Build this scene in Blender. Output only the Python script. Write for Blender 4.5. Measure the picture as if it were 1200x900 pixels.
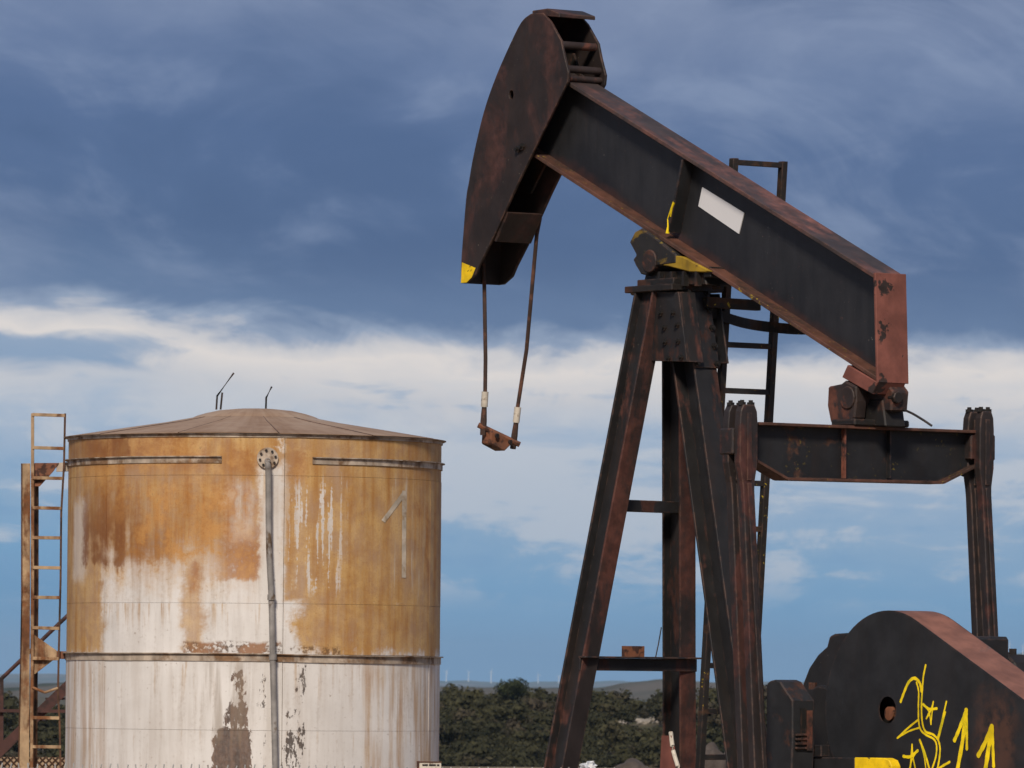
import bpy, bmesh, math, random
from mathutils import Vector, Matrix, noise as mnoise
from mathutils.geometry import tessellate_polygon
random.seed(7)
R = math.radians
sc = bpy.context.scene
for o in list(bpy.data.objects):
    bpy.data.objects.remove(o)
col = sc.collection

# ------------------------------------------------------------------ camera
W, H, F = 1200.0, 900.0, 8000.0          # photo size and focal length in photo pixels
CZ = 1.9
PITCH = math.atan(350.0 / F)
ROLL = R(0.5)
cam_d = bpy.data.cameras.new('camera'); cam = bpy.data.objects.new('camera', cam_d); col.objects.link(cam)
sc.camera = cam
cam_d.sensor_width = 36.0; cam_d.lens = F / W * 36.0
cam_d.clip_start = 0.5; cam_d.clip_end = 90000
fwd = Vector((0, math.cos(PITCH), math.sin(PITCH)))
r0 = Vector((1, 0, 0)); u0 = r0.cross(fwd)
CR = r0 * math.cos(ROLL) + u0 * math.sin(ROLL)
CU = u0 * math.cos(ROLL) - r0 * math.sin(ROLL)
CAM = Vector((0, 0, CZ))
m = Matrix((CR, CU, -fwd)).transposed().to_4x4(); m.translation = CAM
cam.matrix_world = m
cam_d.dof.use_dof = True; cam_d.dof.focus_distance = 59.0; cam_d.dof.aperture_fstop = 14.0
sc.render.resolution_x = 1024; sc.render.resolution_y = 768

def ray(px, py):
    return fwd * F + CR * (px - W / 2) - CU * (py - H / 2)
def at(px, py, Y):                        # point of a view ray at depth Y
    d = ray(px, py); return CAM + d * (Y / d.y)

# ------------------------------------------------------------------ node helper
class S:
    def __init__(s, t, k): s.t = t; s.k = k
    def _m(s, op, *a, clamp=False):
        n = s.t.nodes.new('ShaderNodeMath'); n.operation = op; n.use_clamp = clamp
        for i, v in enumerate((s,) + a):
            if isinstance(v, S): s.t.links.new(v.k, n.inputs[i])
            else: n.inputs[i].default_value = v
        return S(s.t, n.outputs[0])
    def __add__(s, o): return s._m('ADD', o)
    def __radd__(s, o): return s._m('ADD', o)
    def __sub__(s, o): return s._m('SUBTRACT', o)
    def __rsub__(s, o): return (s * -1) + o
    def __mul__(s, o): return s._m('MULTIPLY', o)
    def __rmul__(s, o): return s._m('MULTIPLY', o)
    def __truediv__(s, o): return s._m('DIVIDE', o)
    def mx(s, o): return s._m('MAXIMUM', o)
    def mn(s, o): return s._m('MINIMUM', o)
    def abs(s): return s._m('ABSOLUTE')
    def pw(s, o): return s._m('POWER', o)
    def c01(s): return s._m('ADD', 0.0, clamp=True)
    def ss(s, a, b):                      # smoothstep a..b -> 0..1 (also for a > b)
        n = s.t.nodes.new('ShaderNodeMapRange'); n.interpolation_type = 'SMOOTHSTEP'
        s.t.links.new(s.k, n.inputs[0])
        if a < b: n.inputs[1].default_value = a; n.inputs[2].default_value = b; n.inputs[3].default_value = 0; n.inputs[4].default_value = 1
        else: n.inputs[1].default_value = b; n.inputs[2].default_value = a; n.inputs[3].default_value = 1; n.inputs[4].default_value = 0
        return S(s.t, n.outputs[0])
def vec(t, x, y, z):
    n = t.nodes.new('ShaderNodeCombineXYZ')
    for i, v in enumerate((x, y, z)):
        if isinstance(v, S): t.links.new(v.k, n.inputs[i])
        else: n.inputs[i].default_value = v
    return S(t, n.outputs[0])
def sep(v):
    n = v.t.nodes.new('ShaderNodeSeparateXYZ'); v.t.links.new(v.k, n.inputs[0])
    return [S(v.t, o) for o in n.outputs]
def noise(v, scale, detail=4, rough=.55, dist=0.0, sc3=None):
    t = v.t
    if sc3:
        mp = t.nodes.new('ShaderNodeMapping'); t.links.new(v.k, mp.inputs[0])
        mp.inputs['Scale'].default_value = sc3; v = S(t, mp.outputs[0])
    n = t.nodes.new('ShaderNodeTexNoise'); t.links.new(v.k, n.inputs['Vector'])
    n.inputs['Scale'].default_value = scale; n.inputs['Detail'].default_value = detail
    n.inputs['Roughness'].default_value = rough; n.inputs['Distortion'].default_value = dist
    return S(t, n.outputs['Fac'])
def mixc(f, a, b):
    t = f.t; n = t.nodes.new('ShaderNodeMix'); n.data_type = 'RGBA'; n.clamp_factor = True
    t.links.new(f.k, n.inputs[0])
    for i, v in ((6, a), (7, b)):
        if isinstance(v, S): t.links.new(v.k, n.inputs[i])
        else: n.inputs[i].default_value = (*v[:3], 1)
    return S(t, n.outputs[2])
def srgb(r, g, b):
    f = lambda c: (c / 255 / 12.92) if c <= 10 else ((c / 255 + .055) / 1.055) ** 2.4
    return (f(r), f(g), f(b))
def new_mat(name, coord='Object'):
    mt = bpy.data.materials.new(name); mt.use_nodes = True; t = mt.node_tree
    b = t.nodes['Principled BSDF']; tc = t.nodes.new('ShaderNodeTexCoord')
    return mt, t, b, S(t, tc.outputs[coord])
def setc(t, b, c, name='Base Color'):
    if isinstance(c, S): t.links.new(c.k, b.inputs[name])
    elif isinstance(c, tuple): b.inputs[name].default_value = (*c, 1)
    else: b.inputs[name].default_value = c
def bump(t, b, h, strength=.3, dist=.01):
    n = t.nodes.new('ShaderNodeBump'); n.inputs['Strength'].default_value = strength; n.inputs['Distance'].default_value = dist
    t.links.new(h.k, n.inputs['Height']); t.links.new(n.outputs[0], b.inputs['Normal'])

# ------------------------------------------------------------------ world, sun, exposure
SUN_EL, SUN_AZ = R(38), R(-9)            # sun behind the camera, to its left
sun_dir = Vector((math.sin(SUN_AZ) * math.cos(SUN_EL), -math.cos(SUN_AZ) * math.cos(SUN_EL), math.sin(SUN_EL)))
w = bpy.data.worlds.new('World'); sc.world = w; w.use_nodes = True
t = w.node_tree
for n in list(t.nodes): t.nodes.remove(n)
out = t.nodes.new('ShaderNodeOutputWorld')
tc = t.nodes.new('ShaderNodeTexCoord'); D = S(t, tc.outputs['Generated'])
x, y, z = sep(D)
el = z._m('ARCSINE') * 57.2958
az = x._m('ARCTAN2', y) * 57.2958
sky = t.nodes.new('ShaderNodeTexSky'); sky.sky_type = 'NISHITA'; sky.sun_disc = False
sky.sun_elevation = SUN_EL; sky.sun_rotation = math.atan2(sun_dir.x, sun_dir.y)
sky.altitude = 600; sky.air_density = 1.2; sky.dust_density = 1.0
bg1 = t.nodes.new('ShaderNodeBackground'); t.links.new(sky.outputs[0], bg1.inputs[0]); bg1.inputs[1].default_value = 0.08
n1 = noise(vec(t, az * .22, el * .62, 3.7), 1.0, 6, .5)                  # large shapes
n2 = noise(vec(t, az * .52 + el * .30, el * .95, 8.1), 1.0, 8, .56, .6)    # billows
n3 = noise(vec(t, az * .34, el * 2.2, 1.3), 1.0, 7, .6, .3)                # flat streaks low down
n4 = noise(vec(t, az * 1.1, el * 2.6, 4.4), 1.0, 7, .6, .6)                # ragged cloud edges
elb = el + (n1 - .5) * 0.7 + (n2 - .5) * .70 + (n4 - .5) * .34 + az.ss(-.8, -4.2) * -.34 + .09
rm = t.nodes.new('ShaderNodeValToRGB'); rm.color_ramp.interpolation = 'LINEAR'
SK = [(0.0, (100, 152, 194)), (.35, (92, 149, 194)), (.8, (106, 158, 200)), (1.25, (128, 165, 200)), (1.75, (148, 173, 202)),
      (2.12, (168, 184, 206)), (2.42, (202, 202, 208)), (2.72, (228, 220, 216)), (2.84, (206, 204, 208)), (2.94, (140, 156, 184)), (3.08, (84, 111, 153)), (3.6, (62, 91, 138)),
      (4.5, (70, 96, 143)), (5.2, (94, 114, 155)), (5.9, (122, 136, 169)), (8, (124, 137, 168))]
cr = rm.color_ramp
while len(cr.elements) > 1: cr.elements.remove(cr.elements[-1])
for i, (p, c) in enumerate(SK):
    e = cr.elements[0] if i == 0 else cr.elements.new(p / 8)
    e.position = p / 8; e.color = (*srgb(*c), 1)
t.links.new((elb * .125).c01().k, rm.inputs[0])
ccol = S(t, rm.outputs[0])
wisp = (n2 * .82 + n4 * .18).ss(.47, .70) * el.ss(2.95, 3.5) * .46               # paler billows in the dark deck
ccol = mixc(wisp, ccol, srgb(142, 157, 188))
dk = (n1 * .5 + n2 * .5).ss(.50, .36) * el.ss(3.0, 3.6) * .50
ccol = mixc(dk, ccol, srgb(50, 79, 127))
bro = n3 * .55 + n4 * .45
lowc = bro.ss(.47, .57) * el.ss(.55, 1.0) * el.ss(2.75, 2.3) * .68
ccol = mixc(lowc, ccol, srgb(198, 202, 211))
lowb = bro.ss(.47, .36) * el.ss(.5, 1.1) * el.ss(2.8, 2.4) * .60
ccol = mixc(lowb, ccol, srgb(108, 153, 196))
gap = (az + (n4 - .5) * 2.5).ss(-2.5, -3.3) * ((el - 2.74) + (n4 - .5) * .35).abs().ss(.20, .06) * .75      # a blue break at the left
ccol = mixc(gap, ccol, srgb(98, 140, 184))
bg2 = t.nodes.new('ShaderNodeBackground'); t.links.new(ccol.k, bg2.inputs[0]); bg2.inputs[1].default_value = 1.0
mx = t.nodes.new('ShaderNodeMixShader'); mx.inputs[0].default_value = .93
t.links.new(bg1.outputs[0], mx.inputs[1]); t.links.new(bg2.outputs[0], mx.inputs[2]); t.links.new(mx.outputs[0], out.inputs[0])

sl = bpy.data.lights.new('sun', 'SUN'); so = bpy.data.objects.new('sun', sl); col.objects.link(so)
sl.energy = 3.9; sl.angle = R(11); sl.color = (1.0, .89, .76)
so.rotation_euler = sun_dir.to_track_quat('Z', 'Y').to_euler(); so.location = (0, 0, 60)
vs = sc.view_settings; vs.view_transform = 'Standard'; vs.look = 'None'; vs.exposure = 0.0; vs.gamma = 1.0; vs.use_curve_mapping = False

# ------------------------------------------------------------------ mesh helpers
class MB:
    def __init__(s): s.v = []; s.f = []
    def add(s, vs, fs):
        n = len(s.v); s.v += [Vector(p) for p in vs]; s.f += [tuple(i + n for i in f) for f in fs]; return s
    def hexa(s, p):                        # 8 corners: bottom 4, top 4
        return s.add(p, [(0, 3, 2, 1), (4, 5, 6, 7), (0, 1, 5, 4), (1, 2, 6, 5), (2, 3, 7, 6), (3, 0, 4, 7)])
    def box(s, x0, x1, y0, y1, z0, z1):
        return s.hexa([(x0, y0, z0), (x1, y0, z0), (x1, y1, z0), (x0, y1, z0), (x0, y0, z1), (x1, y0, z1), (x1, y1, z1), (x0, y1, z1)])
    def bar(s, p, q, a, ra, b, rb):        # box along p-q with half sizes ra along a, rb along b
        p, q, a, b = Vector(p), Vector(q), Vector(a).normalized(), Vector(b).normalized()
        return s.hexa([p - a * ra - b * rb, p + a * ra - b * rb, p + a * ra + b * rb, p - a * ra + b * rb,
                       q - a * ra - b * rb, q + a * ra - b * rb, q + a * ra + b * rb, q - a * ra + b * rb])
    def prism(s, poly, f, a, b, holes=()):  # polygon (2-D) swept between f(pt, a) and f(pt, b)
        loops = [list(poly)] + [list(h) for h in holes]
        flat = [p for l in loops for p in l]; n = len(flat)
        tri = tessellate_polygon([[Vector((p[0], p[1], 0)) for p in l] for l in loops])
        vs = [f(p, a) for p in flat] + [f(p, b) for p in flat]; fs = []
        if holes:
            fs += [tuple(x) for x in tri] + [tuple(i + n for i in reversed(x)) for x in tri]
        else:
            fs += [tuple(range(n)), tuple(range(2 * n - 1, n - 1, -1))]
        k = 0
        for l in loops:
            for i in range(len(l)):
                j = (i + 1) % len(l); fs.append((k + i, k + i + n, k + j + n, k + j))
            k += len(l)
        return s.add(vs, fs)
    def tube(s, pts, r, n=8, cap=True):
        pts = [Vector(p) for p in pts]; vs = []; fs = []
        rr = r if isinstance(r, (list, tuple)) else [r] * len(pts)
        for i, p in enumerate(pts):
            d = (pts[min(i + 1, len(pts) - 1)] - pts[max(i - 1, 0)]).normalized()
            a = d.cross(Vector((0, 0, 1)) if abs(d.z) < .9 else Vector((1, 0, 0))).normalized(); b = d.cross(a)
            for k in range(n):
                an = 2 * math.pi * k / n; vs.append(p + (a * math.cos(an) + b * math.sin(an)) * rr[i])
        for i in range(len(pts) - 1):
            for k in range(n):
                j = (k + 1) % n; fs.append((i * n + k, i * n + j, (i + 1) * n + j, (i + 1) * n + k))
        if cap: fs += [tuple(range(n - 1, -1, -1)), tuple(range((len(pts) - 1) * n, len(pts) * n))]
        return s.add(vs, fs)
    def mesh(s, name, mat, smooth=False, recalc=True):
        me = bpy.data.meshes.new(name); me.from_pydata([tuple(p) for p in s.v], [], s.f)
        if recalc:
            bm = bmesh.new(); bm.from_mesh(me); bmesh.ops.recalc_face_normals(bm, faces=bm.faces); bm.to_mesh(me); bm.free()
        if mat: me.materials.append(mat)
        if smooth:
            me.shade_smooth()
            me.set_sharp_from_angle(angle=R(38))
        return me
    def build(s, name, mat, parent=None, bevel=0, smooth=False):
        o = bpy.data.objects.new(name, s.mesh(name, mat, smooth)); col.objects.link(o); o.parent = parent
        if bevel:
            b = o.modifiers.new('bevel', 'BEVEL'); b.width = bevel; b.segments = 1; b.limit_method = 'ANGLE'; b.angle_limit = R(50)
        return o
def link(name, me, parent=None, loc=(0, 0, 0), rot=None, scale=None):
    o = bpy.data.objects.new(name, me); col.objects.link(o); o.parent = parent; o.location = loc
    if rot is not None: o.rotation_euler = rot
    if scale is not None: o.scale = scale
    return o
def tag(o, label=None, cat=None, group=None, kind=None):
    for k, v in (('label', label), ('category', cat), ('group', group), ('kind', kind)):
        if v: o[k] = v
    return o
def empty(name, loc, rz=0):
    o = bpy.data.objects.new(name, None); col.objects.link(o); o.location = loc; o.rotation_euler = (0, 0, rz); o.empty_display_size = .2
    return o
def catmull(p, k=6):
    p = [Vector(a) for a in p]; r = []
    for i in range(len(p) - 1):
        a, b, c, d = p[max(i - 1, 0)], p[i], p[i + 1], p[min(i + 2, len(p) - 1)]
        for j in range(k):
            s = j / k
            r.append(.5 * ((2 * b) + (c - a) * s + (2 * a - 5 * b + 4 * c - d) * s * s + (3 * b - a - 3 * c + d) * s ** 3))
    return r + [p[-1]]

# ------------------------------------------------------------------ materials
def steel(name, paint, primer, amt, sc3=(1, 1, 1), scale=1.6, speck=0.0, rough=.6, dirt=.35, hard=.07, seed=0.0, lichen=0.0, edge=0.0, edgec=(.12, .062, .042)):
    """old paint worn through to primer and rust in patches; amt 0..1 is how much primer shows"""
    mt, t, b, o = new_mat(name)
    mp = t.nodes.new('ShaderNodeMapping'); t.links.new(o.k, mp.inputs[0]); mp.inputs['Location'].default_value = (seed, seed * 1.7, seed * .6)
    o = S(t, mp.outputs[0])
    a = noise(o, scale, 8, .62, .35, sc3=sc3)
    fine = noise(o, 14, 6, .65)
    f = a * .8 + fine * .2
    th = .68 - amt * .36
    k = f.ss(th - hard * .5, th + hard * .5)
    tone = noise(o, 5, 5, .6)
    pc = mixc(tone.ss(.3, .75), tuple(c * .72 for c in paint), tuple(c * 1.3 for c in paint))
    rc = mixc(noise(o, 9, 5, .65).ss(.3, .72), tuple(c * .55 for c in primer), tuple(c * 1.25 for c in primer))
    c = mixc(k, pc, rc)
    if dirt:
        st = noise(o, 2.2, 6, .6, .2, sc3=(3.0, 3.0, .35))
        c = mixc(st.ss(.48, .70) * dirt, c, (.03, .017, .011))
    if speck:
        sp = noise(o, 46, 3, .6).ss(.70, .76) * noise(o, 2.7, 3, .5).ss(.45, .62) * speck
        c = mixc(sp, c, (.38, .34, .24))
    if lichen:
        sp = noise(o, 24, 4, .65).ss(.62, .68) * noise(o, 1.9, 3, .5).ss(.46, .60) * lichen
        c = mixc(sp, c, (.50, .36, .02))
    if edge:                               # paint knocked off the corners
        bv = t.nodes.new('ShaderNodeBevel'); bv.samples = 2; bv.inputs['Radius'].default_value = .022
        ge = t.nodes.new('ShaderNodeNewGeometry'); dt = t.nodes.new('ShaderNodeVectorMath'); dt.operation = 'DOT_PRODUCT'
        t.links.new(bv.outputs[0], dt.inputs[0]); t.links.new(ge.outputs['Normal'], dt.inputs[1])
        em = (1 - S(t, dt.outputs['Value'])).ss(.015, .16)
        em = em * (noise(o, 7, 6, .7) * .6 + fine * .4).ss(.46, .58) * edge
        c = mixc(em.c01(), c, edgec)
    setc(t, b, c)
    setc(t, b, (k * .18 + fine * .25 + (rough - .12)).c01(), 'Roughness')
    b.inputs['Specular IOR Level'].default_value = .32
    bump(t, b, k * -.35 + fine * .55 + a * .4, .35, .006)
    return mt
CH = (.0135, .0138, .0155); PR = (.20, .068, .043); BR = (.026, .017, .014)
M = {}
M['charcoal'] = steel('charcoal_paint', CH, PR, .22, scale=1.1, dirt=.15, rough=.58, edge=0.80)
M['eq'] = steel('equalizer_paint', CH, (.075, .035, .022), .20, scale=2.2, dirt=.2, rough=.58, seed=9.3, lichen=.2, edge=0.80)
M['legred'] = steel('leg_flange_rust', (0.0221, 0.0170, 0.0170), (0.0900, 0.0331, 0.0245), 0.46, sc3=(1.5, 1.5, .5), scale=1.5, speck=.4, dirt=.35, hard=.14, seed=1.4, edge=0.70)
M['guard'] = steel('guard_paint', (0.0166, 0.0170, 0.0189), (0.0680, 0.0288, 0.0192), 0.22, scale=.9, dirt=.12, rough=.6, edge=0.60)
M['primer'] = steel('red_primer', (0.1763, 0.0628, 0.0464), (0.0315, 0.0216, 0.0198), 0.24, scale=4.2, dirt=.12, hard=.03, rough=.7)
M['flange'] = steel('worn_flange_paint', (0.0425, 0.0314, 0.0289), (0.1880, 0.0784, 0.0624), 0.40, sc3=(.55, 1.6, .55), scale=2.0, speck=.3, dirt=.15, hard=.22, edge=0.80)
M['lowflange'] = steel('rusty_flange_paint', (0.1080, 0.0464, 0.0304), (0.0360, 0.0208, 0.0152), 0.42, sc3=(.8, 1.6, .8), scale=2.2, dirt=.25, hard=.2, lichen=.5, edge=0.60)
M['leg'] = steel('leg_paint', (0.0153, 0.0143, 0.0149), (0.0788, 0.0300, 0.0225), 0.33, sc3=(2.4, 2.4, .55), scale=1.5, speck=.35, dirt=.4, hard=.10, edge=0.85)
M['legdark'] = steel('leg_dark_paint', (0.0136, 0.0133, 0.0145), (0.0510, 0.0203, 0.0150), 0.25, sc3=(2.2, 2.2, .5), scale=1.5, speck=.5, dirt=.3, edge=0.80)
M['pitman'] = steel('pitman_paint', (0.0208, 0.0164, 0.0164), (0.0646, 0.0245, 0.0204), 0.29, sc3=(2, 2, .6), scale=1.7, speck=.5, dirt=.3, seed=4, edge=0.80)
M['head'] = steel('head_plate_rust', (0.0207, 0.0145, 0.0132), (0.0640, 0.0288, 0.0248), 0.33, sc3=(1.3, 1, .7), scale=2.0, speck=1.0, dirt=.4, hard=.16, seed=3.1, edge=0.90)
M['iron'] = steel('dark_greasy_iron', (0.0119, 0.0106, 0.0098), (0.0480, 0.0200, 0.0128), 0.30, scale=3, speck=.4, dirt=.3, edge=0.50)
M['bearing'] = steel('bearing_rust', (0.0272, 0.0187, 0.0170), (0.1125, 0.0413, 0.0270), 0.42, scale=3.2, speck=.2, dirt=.4, seed=2, edge=0.60)
M['saddle'] = steel('saddle_paint', (0.0170, 0.0161, 0.0161), (0.1760, 0.1120, 0.0160), 0.24, sc3=(.7, 2, 2), scale=2.5, dirt=.3, hard=.06, seed=6, lichen=.4, edge=0.60)
M['yellowrust'] = steel('old_yellow_paint', (.30, .19, .015), (.07, .035, .018), .40, scale=3.5, dirt=.5)
M['ladder'] = steel('ladder_paint', (0.0161, 0.0140, 0.0127), (0.0520, 0.0272, 0.0160), 0.38, scale=4, dirt=.2, lichen=1.6, edge=0.50)
M['clamp'] = steel('rusty_clamp', (.18, .07, .035), (.05, .022, .015), .45, scale=9, dirt=.4)
M['cable'] = steel('cable_rust', (.045, .026, .019), (.10, .045, .028), .4, scale=9, dirt=.3)
M['sleeve'] = steel('sleeve_paint', (.52, .47, .39), (.16, .10, .06), .25, scale=18, dirt=.2, hard=.1)
M['yellow'] = steel('yellow_paint', (.84, .55, .006), (.06, .04, .015), .18, scale=11, dirt=.08, hard=.03)
M['gyellow'] = steel('spray_yellow', (.86, .62, .006), (.62, .52, .008), .30, scale=8, dirt=.0, hard=.2)
_w, t, b, o = new_mat('clean_white_plate'); setc(t, b, mixc(noise(o, 5, 3, .5), (.60, .60, .61), (.66, .655, .66))); b.inputs['Roughness'].default_value = .5; M['plate'] = _w
M['white'] = steel('white_plate', (.62, .615, .625), (.62, .61, .61), .15, scale=2, dirt=.0, hard=.2)
M['rustred'] = steel('stair_rust', (.060, .022, .017), (.028, .016, .014), .40, scale=1.2, dirt=.3)
M['tanrust'] = steel('ladder_tan_rust', (.36, .245, .14), (.16, .062, .022), .46, sc3=(2, 2, .6), scale=2.2, dirt=.3, hard=.16, speck=.2)
M['tandark'] = steel('ladder_dark_rust', (.085, .038, .018), (.03, .017, .012), .42, sc3=(2, 2, .6), scale=2.2, dirt=.3)
M['pipe'] = steel('grey_pipe_paint', (.25, .235, .22), (.13, .085, .05), .32, sc3=(1, 1, .5), scale=5, dirt=.35, hard=.1, speck=.4)
M['galv'] = steel('galvanised_wire', (.40, .40, .38), (.20, .15, .11), .3, scale=5, dirt=.1)
M['concrete'] = steel('concrete', (.30, .28, .25), (.20, .18, .15), .4, scale=1.0, dirt=.3, rough=.85)
M['turbine'] = steel('turbine_white', (.80, .80, .80), (.7, .7, .7), .2, scale=.1, dirt=0)

# ------------------------------------------------------------------ ground and distance
def smooth(a, b, x):
    k = max(0.0, min(1.0, (x - a) / (b - a))); return k * k * (3 - 2 * k)
HS0, HS1 = 560.0, 740.0                     # hillside with the thicket
def ground_z(x, y):
    h = 0.0
    h -= 13.0 * smooth(150, 380, y)
    h += 11.5 * smooth(HS0 - 60, HS1 + 40, y) + 1.4 * (smooth(HS0 + 40, HS1, y) * (mnoise.noise(Vector((x * .011, y * .004, 1.7)))))
    h -= 10.0 * smooth(HS1 + 40, 1200, y)
    lf = smooth(-22, -40, x) * smooth(330, 420, y) * (1 - smooth(820, 1100, y))
    h += -2.3 * lf
    if y > 120: h += .25 * mnoise.noise(Vector((x * .06, y * .06, 0))) * smooth(120, 260, y)
    return h
def ground():
    xs = [-16000, -6000, -2500, -1000, -500, -250] + [-160 + i * 4 for i in range(81)] + [250, 500, 1000, 2500, 6000, 16000]
    ys = [-600, -200, -60] + [i * 20 for i in range(0, 8)] + [150 + i * 8 for i in range(0, 95)] + [920, 1000, 1200, 1600, 2400, 4000, 8000, 16000, 42000]
    vs = [(x, y, ground_z(x, y)) for y in ys for x in xs]; n = len(xs)
    fs = [(j * n + i, j * n + i + 1, (j + 1) * n + i + 1, (j + 1) * n + i) for j in range(len(ys) - 1) for i in range(n - 1)]
    mt, t, b, o = new_mat('dry_ground')
    a = noise(o, .09, 7, .6); f = noise(o, 1.3, 6, .65)
    c = mixc(a.ss(.38, .62), (.10, .082, .05), (.05, .052, .026))
    c = mixc(f.ss(.45, .72) * .5, c, (.24, .19, .13))
    yy = sep(o)[1]
    c = mixc(yy.ss(190, 120), c, mixc(f.ss(.3, .7), (.22, .16, .10), (.34, .26, .18)))   # bare dirt of the well pad
    setc(t, b, c); b.inputs['Roughness'].default_value = .95; b.inputs['Specular IOR Level'].default_value = .1
    mb = MB(); mb.add(vs, fs)
    o = mb.build('ground', mt); tag(o, kind='structure')
ground()
def hill_mat(name, c1, c2, s):
    mt, t, b, o = new_mat(name)
    a = noise(o, s, 7, .6, sc3=(1, 1, 3))
    setc(t, b, mixc(a.ss(.4, .6), c1, c2)); b.inputs['Roughness'].default_value = 1; b.inputs['Specular IOR Level'].default_value = 0
    return mt
def ridge(name, pts, Y, mat, depth, base=-40, rough=1.0, sd=0):
    """a rolling ridge: crest through photo points at depth Y, falling away before and behind"""
    crest = []
    for i in range(len(pts) - 1):
        (x0, y0), (x1, y1) = pts[i], pts[i + 1]
        k = max(2, int(abs(x1 - x0) / 8))
        for j in range(k):
            s = j / k; s2 = s * s * (3 - 2 * s)
            px, py = x0 + (x1 - x0) * s, y0 + (y1 - y0) * s2
            crest.append(at(px, py + rough * mnoise.noise(Vector((px * .045, sd, 2.1))), Y))
    crest.append(at(*pts[-1], Y))
    prof = [(-1, 0), (-.6, .30), (-.25, .74), (-.08, .95), (0, 1), (.2, .9), (.6, .4), (1, 0)]
    vs = []; fs = []; n = len(prof)
    for i, c in enumerate(crest):
        for d, hh in prof:
            vs.append((c.x, c.y + d * depth, base + (c.z - base) * hh + (0 if hh in (0, 1) else depth * .004 * mnoise.noise(Vector((c.x / depth * 3, d * 2, sd))))))
    for i in range(len(crest) - 1):
        for k in range(n - 1):
            fs.append((i * n + k, (i + 1) * n + k, (i + 1) * n + k + 1, i * n + k + 1))
    mb = MB(); mb.add(vs, fs); o = mb.build(name, mat, smooth=True); tag(o, kind='structure'); return o
m_far = hill_mat('far_hill', (.07, .085, .05), (.16, .14, .10), .0012)
m_mid = hill_mat('mid_hill', (.045, .052, .034), (.115, .10, .08), .004)
ridge('far_hills', [(-700, 780), (-300, 790), (0, 790), (90, 789), (300, 796), (520, 798), (620, 801), (760, 800), (900, 800), (1080, 796), (1150, 783), (1185, 767), (1215, 761), (1330, 756), (1600, 770), (1900, 790)], 30000, m_far, 5000, -30, 2.2, 3)
ridge('near_hills', [(-600, 800), (-120, 812), (20, 806), (50, 801), (90, 799), (200, 803), (420, 808), (500, 806), (545, 805), (640, 806), (700, 806), (735, 800), (775, 796), (815, 799), (870, 801), (960, 806), (1100, 809), (1300, 806), (1700, 800)], 5200, m_mid, 900, -30, 2.0, 5)

# ------------------------------------------------------------------ scrub and trees
def leaf_mat(name, c1, c2):
    mt, t, b, o = new_mat(name)
    oi = t.nodes.new('ShaderNodeObjectInfo'); g = t.nodes.new('ShaderNodeNewGeometry')
    rnd = S(t, g.outputs['Random Per Island']); ro = S(t, oi.outputs['Random'])
    geo = S(t, g.outputs['Position'])
    ln = noise(geo, .10, 3, .5)
    c = mixc((rnd * .38 + ro * .22 + (ln - .5) * 1.5 + (noise(geo, .38, 2, .5) - .5) * 1.2 + .20).c01(), c1, c2)
    c = mixc(noise(geo, .09, 2, .5).ss(.54, .66) * .6, c, (.062, .046, .032))
    setc(t, b, c); b.inputs['Roughness'].default_value = .8; b.inputs['Specular IOR Level'].default_value = .15
    return mt
M['leaf'] = leaf_mat('evergreen_leaves', (.009, .0112, .005), (.055, .051, .023))
M['leafdark'] = leaf_mat('dark_evergreen_leaves', (.012, .017, .008), (.035, .042, .018))
M['bark'] = steel('bark', (.05, .04, .03), (.09, .075, .06), .4, scale=3, dirt=.3)
def crown_geo(rng, rx, rz, nl, leaf, cz, lobes):
    mb = MB(); blobs = []
    for i in range(lobes):
        a = rng.uniform(0, 6.283); rr = rx * rng.uniform(.15, .68); zz = rng.uniform(-.45, .55) * rz
        blobs.append((Vector((math.cos(a) * rr, math.sin(a) * rr, cz + zz)), rx * rng.uniform(.33, .55)))
    blobs.append((Vector((0, 0, cz - rz * .1)), rx * .62))
    for i in range(nl):
        c, r = blobs[rng.randrange(len(blobs))]
        d = Vector((rng.gauss(0, 1), rng.gauss(0, 1), rng.gauss(0, 1) * .9 + .25)).normalized()
        p = c + d * r * rng.uniform(.72, 1.12); p.z = cz + (p.z - cz) * (rz / rx)
        nrm = (d + Vector((rng.gauss(0, .5), rng.gauss(0, .5), rng.gauss(0, .5)))).normalized()
        a = nrm.orthogonal().normalized(); an = rng.uniform(0, 6.28); b_ = nrm.cross(a)
        e1 = a * math.cos(an) + b_ * math.sin(an); e2 = nrm.cross(e1); s = leaf * rng.uniform(.6, 1.5)
        mb.add([p - e1 * s, p + e2 * s * .6, p + e1 * s, p - e2 * s * .6], [(0, 1, 2, 3)])
    for c, r in blobs:                       # inner twig mass
        r *= .74; vs = []
        for d in ((1, 0, 0), (-1, 0, 0), (0, 1, 0), (0, -1, 0), (0, 0, 1), (0, 0, -1)):
            p = c + Vector(d) * r; p.z = cz + (p.z - cz) * (rz / rx); vs.append(p)
        mb.add(vs, [(0, 2, 4), (2, 1, 4), (1, 3, 4), (3, 0, 4), (2, 0, 5), (1, 2, 5), (3, 1, 5), (0, 3, 5)])
    return mb
def trunk_geo(h, r):
    mb = MB(); mb.tube([(0, 0, -.2), (.03, .02, h * .5), (-.02, .05, h)], [r, r * .8, r * .5], 6)
    for a in (0.4, 2.4, 4.4):
        mb.tube([(0, .02, h * .5), (math.cos(a) * h * .35, math.sin(a) * h * .35, h * 1.05)], [r * .5, r * .25], 5)
    return mb
rng = random.Random(11)
crowns = [crown_geo(rng, 1.0, .80, 430, .085, .85, 6).mesh('crown', M['leaf'], recalc=False) for i in range(5)]
trunks = trunk_geo(.7, .09).mesh('trunk', M['bark'], recalc=False)
lite = [crown_geo(rng, 1.0, .80, 210, .115, .85, 5) for i in range(5)]
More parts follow.
